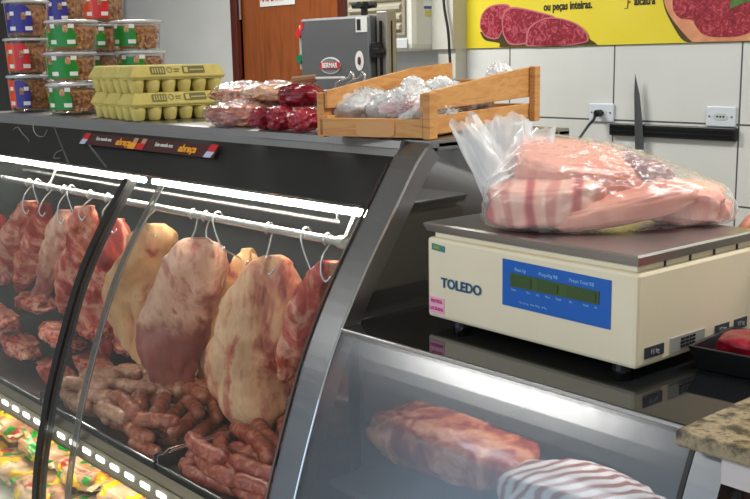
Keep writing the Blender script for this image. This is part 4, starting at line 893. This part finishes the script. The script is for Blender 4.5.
# ------------------------------------------------------------------ shop assistant, standing just right of the picture with one hand on the scale
def skin_mesh(V, E, root=0, sub=2):
    me = bpy.data.meshes.new('t'); me.from_pydata([v[:3] for v in V], E, []); o = bpy.data.objects.new('t', me); COL.objects.link(o)
    sk = o.modifiers.new('s', 'SKIN'); sk.use_smooth_shade = True
    for i, v in enumerate(V):
        r = v[3]; me.skin_vertices[0].data[i].radius = r if isinstance(r, tuple) else (r, r)
    me.skin_vertices[0].data[root].use_root = True
    sb = o.modifiers.new('u', 'SUBSURF'); sb.levels = sub; sb.render_levels = sub
    bpy.context.view_layer.update()
    r = bpy.data.meshes.new_from_object(o.evaluated_get(bpy.context.evaluated_depsgraph_get())); bpy.data.objects.remove(o)
    bm = B(); bm.from_mesh(r); bpy.data.meshes.remove(r); return bm
def person():
    c = Vector((-.60, 1.90, 0)); t = thing('person', 'shop assistant in a white coat, hand resting on the rear corner of the scale', 'person', c)
    sk = noisy('skin', [(.3, srgb(176,112,84)), (.7, srgb(196,132,102))], 12, rough=.5); coat = mat('coat_white', srgb(220,222,226), .7); trs = mat('trousers', srgb(40,44,56), .8)
    S = lambda x, y, z: (x-c.x, y-c.y, z)
    w = S(-.655, 1.425, 1.276); hn = S(-.650, 1.378, 1.272)
    el = S(-.80, 1.66, 1.16)
    V = [(0,0,.95,.12),(0,0,1.15,(.12,.10)),(0,0,1.36,(.15,.10)),(0,-.005,1.47,.055),(0,-.015,1.53,.06),(0,-.02,1.60,(.078,.092)),(0,-.015,1.68,(.07,.085)),
         (-.18,0,1.40,.06),(*el,.042),(*w,.027),(*hn,.030),(.18,0,1.40,.06),(.24,.0,1.12,.042),(.22,-.18,.98,.028),(.22,-.26,.96,.030),
         (-.09,0,.88,.085),(-.10,-.01,.48,.055),(-.10,.02,.09,.04),(-.10,-.13,.04,.035),(.09,0,.88,.085),(.10,-.01,.48,.055),(.10,.02,.09,.04),(.10,-.13,.04,.035)]
    E = [(0,1),(1,2),(2,3),(3,4),(4,5),(5,6),(2,7),(7,8),(8,9),(9,10),(2,11),(11,12),(12,13),(13,14),(0,15),(15,16),(16,17),(17,18),(0,19),(19,20),(20,21),(21,22)]
    bm = skin_mesh(V, E)
    # working hand: palm and five bent fingers over the back edge of the plate
    hp = Vector(hn); blob(bm, (.078,.092,.030), .05, 2, 1, 3, .8, Matrix.Translation(hp + Vector((.002,-.030,-.002))))
    for dx, l, r in ((-.030,.9,.0085), (-.010,1.0,.0088), (.011,.96,.0086), (.030,.76,.0076)):
        b = hp + Vector((dx, -.058, .000)); ring_tube(bm, catmull([tuple(b), tuple(b+Vector((dx*.1,-.030*l,.004))), tuple(b+Vector((dx*.15,-.052*l,-.006))), tuple(b+Vector((dx*.15,-.066*l,-.020)))], 14), [r*1.05]*12+[r*.9, r*.75, r*.4], 12)
    b = hp + Vector((-.030,-.012,-.004)); ring_tube(bm, catmull([tuple(b), tuple(b+Vector((-.020,-.022,-.004))), tuple(b+Vector((-.026,-.048,-.010))), tuple(b+Vector((-.024,-.062,-.014)))], 14), [.0115]*9+[.0105]*3+[.0095,.008,.0045], 12)
    h2 = Vector((.22,-.27,.955)); blob(bm, (.075,.09,.03), .05, 2, 2, 3, .8, Matrix.Translation(h2+Vector((0,-.03,0))))
    for dx, l, r in ((-.028,.9,.0085), (-.010,1.0,.0088), (.010,.96,.0086), (.028,.76,.0076)):
        b = h2 + Vector((dx, -.06, 0)); ring_tube(bm, catmull([tuple(b), tuple(b+Vector((0,-.03*l,-.002))), tuple(b+Vector((0,-.05*l,-.014))), tuple(b+Vector((0,-.058*l,-.030)))], 12), [r]*11+[r*.8,r*.4], 10)
    ring_tube(bm, catmull([tuple(h2+Vector((-.028,-.01,0))), tuple(h2+Vector((-.052,-.03,-.004))), tuple(h2+Vector((-.058,-.06,-.012)))], 10), [.0105]*8+[.009,.008,.004], 10)
    # nose and ears
    blob(bm, (.026,.03,.045), .05, 2, 3, 3, 1, Matrix.Translation((0,-.108,1.605)))
    for s_ in (-1, 1): blob(bm, (.016,.035,.06), .05, 2, 4, 3, 1, Matrix.Translation((s_*.080,-.01,1.61)))
    body = obj('body', bm, sk, t, True)
    for s_ in (-1, 1):
        bm = B(); blob(bm, (.026,.014,.014), 0, 1, 1, 3, 1, Matrix.Translation((s_*.032,-.098,1.628))); e = obj('eye', bm, MT['print_white'], t, True)
        bm = B(); blob(bm, (.010,.006,.010), 0, 1, 1, 3, 1, Matrix.Translation((s_*.032,-.1045,1.628))); obj('iris', bm, mat('iris', srgb(50,32,22), .2), e, True)
    bm = B(); blob(bm, (.048,.014,.014), .05, 1, 1, 3, 1, Matrix.Translation((0,-.098,1.565))); obj('mouth', bm, mat('lips', srgb(150,78,70), .5), t, True)
    bm = B(); blob(bm, (.178,.205,.17), .04, 6, 1, 4, .95, Matrix.Translation((0,.012,1.672))); obj('hair', bm, mat('hair', srgb(26,20,16), .6), t, True)
    d = Vector(el)-Vector(w); cw = Vector(w) + d.normalized()*.012
    V = [(0,0,.80,(.17,.14)),(0,0,1.0,(.15,.13)),(0,0,1.2,(.145,.12)),(0,0,1.36,(.165,.115)),(0,0,1.44,.075),(-.185,0,1.40,.074),(*el,.056),(*cw,.043),(.185,0,1.40,.074),(.24,0,1.12,.056),(.22,-.16,.985,.043)]
    obj('coat', skin_mesh(V, [(0,1),(1,2),(2,3),(3,4),(3,5),(5,6),(6,7),(3,8),(8,9),(9,10)], 2), coat, t, True)
    bm = B(); a = Vector(cw); ring_tube(bm, [a-d.normalized()*.020, a-d.normalized()*.014], .036, 24); obj('cuff_trim', bm, mat('cuff_dark', srgb(40,44,70), .7), t, True)
    V = [(0,0,.93,(.14,.12)),(-.09,0,.86,.10),(-.10,-.01,.48,.075),(-.10,.02,.12,.065),(.09,0,.86,.10),(.10,-.01,.48,.075),(.10,.02,.12,.065)]
    obj('trousers', skin_mesh(V, [(0,1),(1,2),(2,3),(0,4),(4,5),(5,6)]), trs, t, True)
    for s_ in (-1, 1):
        bm = B(); blob(bm, (.10,.27,.09), .03, 2, 1, 4, .8, Matrix.Translation((s_*.10,-.06,.047)))
        for v in bm.verts: v.co.z = max(v.co.z, .002)
        obj('shoe', bm, MT['rubber'], t, True)
person()
# ================================================================== THINGS ON TOP OF THE TALL CASE
TT = 1.3755
# egg cartons
def carton(proto=[None]):
    L_, W_, H_ = .222, .083, .0595
    t = thing('egg_carton', 'x', 'egg carton')
    pulp = noisy('carton_pulp', [(.3, srgb(196,178,96)), (.7, srgb(212,196,118))], 40, rough=.85, bump=.3, bscale=150)
    bm = B()
    for i in range(6):
        for j in range(2):
            cx = (i+.5)*L_/6; cy = (j+.5)*W_/2
            lathe(bm, [(.010,0),(.0125,.003),(.0165,.02),(.0182,.031)], 14, (cx, cy, 0))
    box(bm, .002, L_-.002, .002, W_-.002, .029, .032); obj('cup_base', bm, pulp, t, True)
    bm = B(); P = []
    a = [bm.verts.new(p) for p in ((-.002,-.002,.032),(L_+.002,-.002,.032),(L_+.002,W_+.002,.032),(-.002,W_+.002,.032))]
    a2 = [bm.verts.new(p) for p in ((-.002,-.002,.036),(L_+.002,-.002,.036),(L_+.002,W_+.002,.036),(-.002,W_+.002,.036))]
    b = [bm.verts.new(p) for p in ((.009,.009,H_),(L_-.009,.009,H_),(L_-.009,W_-.009,H_),(.009,W_-.009,H_))]
    bm.faces.new(a[::-1]); bm.faces.new(b)
    for p, q in ((a,a2),(a2,b)):
        for k in range(4): bm.faces.new((p[k],p[(k+1)%4],q[(k+1)%4],q[k]))
    lid = obj('lid', bm, pulp, t, bevel=.004)
    ink = mat('carton_ink', srgb(112,108,70), .8); tl = math.atan2(.025, .011)
    def face(x, z): f = (z-.036)/.025; return (x, -.002+.011*f-.0016, z)
    def quad(x0, x1, z0, z1):
        bm = B(); vs = [bm.verts.new(face(*p)) for p in ((x0,z0),(x1,z0),(x1,z1),(x0,z1))]; bm.faces.new(vs); return bm
    pr = obj('printed_label', quad(.045,.078,.0405,.056), ink, lid)
    for k in range(5):
        o = obj('barcode_gap', B() if False else quad(.048+k*.006,.0505+k*.006,.043,.0535), pulp, pr)
        for v in o.data.vertices: v.co.y -= .0003
    q = quad(.120,.172,.0415,.0565); obj('printed_label', q, ink, lid)
    bm = quad(.123,.132,.0435,.0545); o = obj('label_window', bm, pulp, pr)
    for v in o.data.vertices: v.co.y -= .0003
    bm = quad(.136,.169,.0475,.0495); o = obj('label_window', bm, pulp, pr)
    for v in o.data.vertices: v.co.y -= .0003
    bm = B(); N = 16; vs = []
    r0 = [bm.verts.new(face(.0885+.0062*math.cos(2*PI*k/N), .049+.0062*math.sin(2*PI*k/N))) for k in range(N)]; r1 = [bm.verts.new(face(.0885+.0048*math.cos(2*PI*k/N), .049+.0048*math.sin(2*PI*k/N))) for k in range(N)]
    for k in range(N): bm.faces.new((r0[k], r0[(k+1)%N], r1[(k+1)%N], r1[k]))
    obj('round_mark', bm, ink, lid)
    obj('printed_line', quad(.099,.113,.0495,.0515), ink, lid); obj('printed_line', quad(.099,.110,.0445,.0462), ink, lid)
    return t
def deep_copy(o, parent=None):
    c = o.copy(); COL.objects.link(c)
    if parent: c.parent = parent
    for ch in list(o.children): deep_copy(ch, c)
    return c
ct = carton(); th = math.radians(85); first = True
lv = Vector((math.cos(th), math.sin(th), 0)); wv_ = Vector((-lv.y, lv.x, 0)); F0 = Vector((-1.965, 1.062, TT))
for lay in range(2):
    for k in range(3):
        o = ct if first else deep_copy(ct); first = False
        o.location = F0 + wv_*(k*.0872) + Vector((0,0,lay*.058)) + lv*(.004*k); o.rotation_euler = (0, 0, th + (.01 if lay else 0))
        tag(o, 'yellow pulp egg carton on the case, %s layer, %s' % (('lower','upper')[lay], ['nearest with its printed side in view','middle of three','farthest left beside the tubs'][k]), 'egg carton', 'egg cartons')
# snack tubs
def tub(lab1, lab2, seed, r=.057, h=.0925):
    t = thing('snack_tub', 'x', 'tub')
    bm = B(); lathe(bm, [(r*.86,.002),(r*.9,.006),(r*.98,h-.004),(r*.98,h)], 36); obj('container', bm, MT['tubplastic'], t, True)
    bm = B(); lathe(bm, [(r*.99,h-.004),(r*1.07,h-.003),(r*1.07,h+.001),(r*1.0,h+.0035),(r*.9,h+.0035),(r*.88,h+.002)], 36); obj('lid', bm, MT['tublid'], t, True)
    # the crackling snacks inside, nobody could count them
    bm = B(); rnd = random.Random(seed)
    lathe(bm, [(r*.72,.006),(r*.8,h-.010)], 20)
    for k in range(120):
        a = rnd.uniform(0, 2*PI); z = rnd.uniform(.010, h-.014); rr = r*(.74+.10*z/h)*rnd.uniform(.9,1.0)
        b2 = Matrix.Translation((rr*math.cos(a), rr*math.sin(a), z)) @ Matrix.Rotation(rnd.uniform(0,3), 4, 'X') @ Matrix.Rotation(rnd.uniform(0,3), 4, 'Z')
        blob(bm, (.020,.012,.010), .3, 3, k, 1, 1, b2)
    o = obj('snacks', bm, MT['snack'], t, True); o['kind'] = 'stuff'
    # wrap-round label patches
    def patch(a0, a1, z0, z1, m, nm, lift=.0012, par=t, rnd_=True):
        bm = B(); N = 14; rows = []
        for i in range(N+1):
            f = i/N; a = a0+(a1-a0)*f; s = 1.0 if not rnd_ else min(1, math.sqrt(max(.05, 1-abs(f-.35)**3*2.6)))
            zz = [z0, z1-(z1-z0)*(1-s)]
            rows.append([bm.verts.new(((r*(.9+.08*z/h)+lift)*math.cos(a), (r*(.9+.08*z/h)+lift)*math.sin(a), z)) for z in zz])
        for p, q in zip(rows, rows[1:]): bm.faces.new((p[0],p[1],q[1],q[0]))
        return obj(nm, bm, m, par, True)
    A = -1.9
    p1 = patch(A, A+.75, .012, h-.010, lab1, 'label', rnd_=False); p2 = patch(A+.75, A+1.5, .012, h-.010, lab2, 'label')
    for a, pp in ((A+.2, p1), (A+1.0, p2)):
        patch(a, a+.22, .046, .064, MT['face_print'], 'label_picture', .0018, pp)
        patch(a+.22, a+.45, .056, .066, MT['print_white'], 'white_tag', .0018, pp, False)
        patch(a+.15, a+.48, .018, .028, MT['print_white'], 'price_tag', .0018, pp, False)
    return t
MT['tubplastic'] = clear('tub_plastic', (.97,.96,.95,1), 1.6, .06); MT['tublid'] = clear('tub_lid', (.9,.9,.9,1), 1.6, .2, milky=.6, milkcol=(.75,.75,.76,1))
MT['snack'] = noisy('crackling', [(.3, srgb(130,82,52)), (.5, srgb(178,126,84)), (.7, srgb(206,160,116))], 60, rough=.6)
MT['face_print'] = noisy('cook_print', [(.4, srgb(214,170,130)), (.6, srgb(150,100,60))], 60, rough=.5)
gr = mat('label_green', srgb(24,134,40), .35); rd = mat('label_red', srgb(206,32,34), .35); og = mat('label_orange', srgb(226,76,26), .35); pu = mat('label_purple', srgb(52,44,140), .35)
kinds = {'green': tub(gr, gr, 1, .062, .0725), 'red': tub(og, rd, 2), 'purple': tub(pu, pu, 3), 'redpurple': tub(og, pu, 4)}
TG, TR = .0765, .0965; used = set()
TUBS = [ # kind, px, Y, height above the case, label
 ('redpurple', 31, 1.15, 0, 'snack tub with orange and purple labels, bottom of the left stack'),
 ('red', 28, 1.15, TR, 'snack tub with orange and red labels, second in the left stack'),
 ('purple', 27, 1.15, 2*TR, 'snack tub with purple label, third up in the left stack'),
 ('green', 73, 1.155, 0, 'green labelled snack tub, bottom of the stack beside the egg cartons'),
 ('green', 71, 1.155, TG, 'green labelled snack tub, second in the stack beside the left stack'),
 ('green', 72, 1.16, 2*TG, 'green labelled snack tub, third up in the stack beside the left stack'),
 ('purple', 66, 1.345, 3*TG, 'purple labelled snack tub behind, on the top row'),
 ('green', 98, 1.34, 0, 'green labelled snack tub hidden low behind the egg cartons'),
 ('green', 97, 1.34, TG, 'green labelled snack tub showing just above the egg cartons'),
 ('green', 104, 1.34, 2*TG, 'green labelled snack tub in the middle of third row'),
 ('green', 140, 1.325, 0, 'green labelled snack tub hidden behind the egg cartons at right'),
 ('green', 141, 1.325, TG, 'green labelled snack tub peeping above the egg cartons, rightmost of row'),
 ('green', 137, 1.325, 2*TG, 'green labelled snack tub at the right end of third row'),
 ('red', 103, 1.33, 3*TG, 'orange labelled snack tub alone on top of green ones'),
 ('green', 62, 1.35, 0, 'green labelled snack tub at the back, bottom of the rear left stack'),
 ('green', 62, 1.35, TG, 'green labelled snack tub at the back, second in rear left stack'),
 ('green', 62, 1.35, 2*TG, 'green labelled snack tub at the back, third in rear left stack'),
]
for kd, px, Y, lift, lab in TUBS:
    o = kinds[kd] if kd not in used else deep_copy(kinds[kd]); used.add(kd)
    p = at(px, 95-lift*380, Y); o.location = (p.x, Y, TT + lift); o.rotation_euler = (0,0, .05+.2*math.sin(px))
    tag(o, lab, 'tub', 'plastic tubs of crackling snacks')
# bagged meats left of the crate
def packed(px, py_, Y, size, mk, label, seed, wrap=True, rz=0, amp=.35, z=0, box_=.9):
    p = at(px, py_, Y); t = thing('packed_meat', label, 'meat', (p.x, Y, TT+z), rz, 'bagged meats by the crate')
    bm = B(); blob(bm, size, amp, 5, seed, 5, box_, Matrix.Translation((0,0,size[2]/2)))
    for v in bm.verts: v.co.z = max(v.co.z, .001)
    vs = wverts(bm); obj('meat_piece', bm, MT[mk], t, True)
    if wrap: bm = B(); hull_wrap(bm, vs[::7], 5, .002, .006, 40, seed, flat_z=.0003); obj('wrapper', bm, MT['wrap'], t, True)
    return t
packed(240, 115, 1.12, (.13,.085,.040), 'brownmeat', 'brownish pink meat pack nearest the egg cartons', 31, rz=.3)
packed(278, 112, 1.21, (.16,.09,.045), 'brownmeat', 'pale pinkish bagged meat at the back of the pile', 32, rz=.3)
packed(246, 105, 1.20, (.13,.08,.034), 'brownmeat', 'orange brown meat pack lying on the bottom one at left', 33, rz=.4, z=.040)
packed(278, 100, 1.19, (.12,.07,.030), 'fatmeat', 'pale shiny bagged meat on top of the pile', 34, rz=.6, z=.046)
packed(264, 122, 1.085, (.045,.055,.040), 'darkmeat', 'small dark red packed beef lump at the left front', 35, wrap=False, amp=.2)
packed(282, 122, 1.09, (.050,.055,.044), 'darkmeat', 'dark red packed beef lump in the middle front', 36, wrap=False, amp=.2)
packed(304, 124, 1.09, (.060,.055,.040), 'darkmeat', 'dark red packed beef lump touching the crate corner', 37, wrap=False, amp=.2)
packed(301, 104, 1.13, (.085,.065,.044), 'darkmeat', 'large round dark red packed beef resting on the lower lumps', 38, wrap=False, amp=.12, z=.039, rz=.5)
kk = at(331, 78, 1.25); kf = thing('small_knife', 'small knife with a pale curved blade lying beyond the dark red beef', 'knife', (kk.x, 1.25, TT+.086), .7)
bm = B(); prism(bm, [(-.03,-.006),(-.005,-.008),(.02,0),(.026,.012),(.014,.008),(-.01,.004),(-.03,.006)], .004); obj('blade', bm, MT['print_white'], kf, bevel=.001)
bm = B(); ring_tube(bm, [(-.03,0,.002),(-.075,.004,-.004)], [.008,.010], 10); obj('handle', bm, mat('knife_brown', srgb(140,96,60), .5), kf)
# ------------------------------------------------------------------ wooden crate
def crate():
    c = Vector((-1.106, 1.092, TT)); a = math.radians(-71.5)   # local x runs from front right corner back along the long side
    t = thing('wooden_crate', 'small pine crate with open top on the corner of the display case', 'crate', c)
    lx = Vector((-.326, .946, 0)).normalized(); ly = Vector((-lx.y, lx.x, 0))   # lx back along long side, ly towards picture left
    M4 = Matrix((lx, ly, Vector((0,0,1)))).transposed().to_4x4(); t.matrix_world = Matrix.Translation(c) @ M4
    L_, W_, H_ = .475, .202, .071
    def slat(x0, x1, y0, y1, z0, z1, m='pine', nm='slat'): obj(nm, box(B(), x0, x1, y0, y1, z0, z1), MT[m], t, bevel=.0015)
    # front short end (faces the picture): one low board, top open
    slat(0, .012, .012, W_-.004, .002, .031, nm='end_board')
    slat(0, .012, .0, .012, .0, .0, ) if False else None
    # corner posts
    for x in (0, L_-.028):
        for y in (0, W_-.012): slat(x, x+.028, y, y+.012, 0, H_ if x == 0 else .103, nm='corner_post')
    # long sides: two slats each outside the posts
    for y in (-.0, W_):
        s = -1 if y == 0 else 1
        y0, y1 = (y+.0125, y+.0185) if y == 0 else (y-.0185, y-.0125)
        slat(.004, L_, y0, y1, .004, .034, 'pine_l', 'side_board'); 
        bm = B(); MXZ = Matrix(((1,0,0,0),(0,0,1,0),(0,1,0,0),(0,0,0,1)))
        prism(bm, [(.004,.042),(L_,.046),(L_,.103),(.30,.092),(.12,.078),(.004,.069)] if y == 0 else [(.004,.046),(L_,.046),(L_,.112),(.30,.104),(.004,.074)], y1-y0, Matrix.Translation((0,y0,0)) @ MXZ); obj('side_board', bm, MT['pine_l'], t, bevel=.001)
    slat(L_-.04, L_-.03, .02, W_-.02, .002, .034, nm='end_board'); slat(L_-.04, L_-.03, .02, W_-.02, .046, .080, nm='end_board')
    for k in range(5): slat(.013, L_-.041, .019+k*.033, .019+k*.033+.028, .002, .006, 'pine_l', 'floor_slat')
    pl = mat('stamp_wood', srgb(206,152,96), .6)
    bm = B(); MYZ = Matrix(((0,0,1,0),(1,0,0,0),(0,1,0,0),(0,0,0,1)))
    prism(bm, [(.094+.034*math.copysign(abs(math.cos(k*PI/12))**.4, math.cos(k*PI/12)), .0155+.013*math.copysign(abs(math.sin(k*PI/12))**.4, math.sin(k*PI/12))) for k in range(24)], .002, Matrix.Translation((-.002,0,0)) @ MYZ); s_ = obj('stamped_plaque', bm, pl, t)
    return t, lx, ly, c
cr, clx, cly, cc = crate()
def in_crate(name, label, cat, x, y, z, size, m, seed, rz=0, amp=.3, wrap=None, sub=5, box_=.85, tilt=0, grp='bags in the crate'):
    p = cc + clx*x + cly*y + Vector((0,0,z)); t = thing(name, label, cat, p, rz, grp); t.rotation_euler = (0, tilt, rz)
    bm = B(); blob(bm, size, amp, 5, seed, sub, box_); vs = wverts(bm); obj('contents', bm, m, t, True)
    if wrap: bm = B(); hull_wrap(bm, vs[::7], 5, .003, .009, 60, seed); obj('bag', bm, wrap, t, True)
    return t
pg = meat('packed_grey', [(.3, srgb(96,84,80)), (.45, srgb(150,142,138)), (.6, srgb(214,212,208)), (.75, srgb(190,170,150))], 30, distort=2, rough=.25)
in_crate('bagged_offal', 'milky bag of greyish meat at the left end of the crate', 'bag', .12, .175, .040, (.16,.055,.044), pg, 51, rz=1.9, wrap=MT['bag_milky'])
in_crate('bagged_offal', 'pale bag of whitish meat in the middle of the crate', 'bag', .14, .105, .042, (.15,.07,.050), pg, 52, rz=1.7, wrap=MT['bag_milky'])
in_crate('bagged_offal', 'clear bag of meat at the right side of the crate', 'bag', .10, .048, .030, (.14,.05,.040), pg, 53, rz=1.9, wrap=MT['bag_milky'])
in_crate('bagged_offal', 'white bag of meat at the far end of the crate', 'bag', .28, .11, .042, (.14,.13,.060), pg, 54, rz=1.9, wrap=MT['bag_milky'])
in_crate('red_packet', 'red packet with a white border lying on the bags in crate', 'packet', .045, .060, .046, (.085,.012,.020), MT['print_red'], 55, rz=.75, amp=.1, wrap=MT['bag_milky'], sub=4, grp=None)
in_crate('red_packet', 'crumpled red and white packet showing through the crate side', 'packet', .20, .030, .050, (.05,.012,.03), MT['print_red'], 57, rz=1.9, amp=.2, wrap=MT['bag_milky'], sub=4, grp=None)
def puff(x, y, z, r, label, seed):
    p = cc + clx*x + cly*y + Vector((0,0,z)); bm = B(); t_ = bmesh.new(); bmesh.ops.create_icosphere(t_, subdivisions=5, radius=1)
    for v in t_.verts:
        d = v.co.copy(); v.co = d*r*(1 + .35*(1-abs(noise.noise(d*2.5+Vector((seed,0,0))))*3)*.5 + .1*noise.noise(d*9+Vector((seed,1,0))))
    me = bpy.data.meshes.new('t'); t_.to_mesh(me); t_.free(); bm.from_mesh(me)
    o = obj('knotted_bag', bm, clear('knot_plastic', (1,1,1,1), 1.5, .15, milky=.7, milkcol=(.95,.95,.95,1), bump=.6), None, True); o.location = p; tag(o, label, 'bag', 'white knotted bags in the crate')
puff(.17, .115, .070, .020, 'white knotted bag top sticking up in the crate, left one', 1); puff(.20, .075, .072, .018, 'white knotted bag top sticking up in the crate, right one', 5)
puff(.37, .040, .088, .022, 'white bag showing above the far end of the crate side', 8)
# loose hooks behind the crate
for i, (px, py_) in enumerate(((346, 86), (357, 84))):
    p = at(px, py_, 1.33); h = obj('meat_hook', ring_tube(B(), catmull([(-.035,0,-.012),(-.03,0,0),(-.012,0,.006),(.008,0,.012),(.016,0,.022),(.024,0,.016),(.022,0,.004)], 26), .0022, 8), MT['hook'], None, True)
    h.location = (p.x, 1.33, TT+.0145 + .06); tag(h, ['loose pale steel hook lying behind the crate, left one', 'loose pale steel hook lying behind the crate, right one'][i], 'hook', 'loose hooks behind the crate')
hb = tag(obj('hook_box', box(B(), -.06, .06, -.04, .04, 0, .0625), MT['steel_dark'], None, bevel=.004), 'low grey steel box behind the crate with hooks on it', 'box'); hb.location = (at(352,88,1.33).x, 1.34, TT)
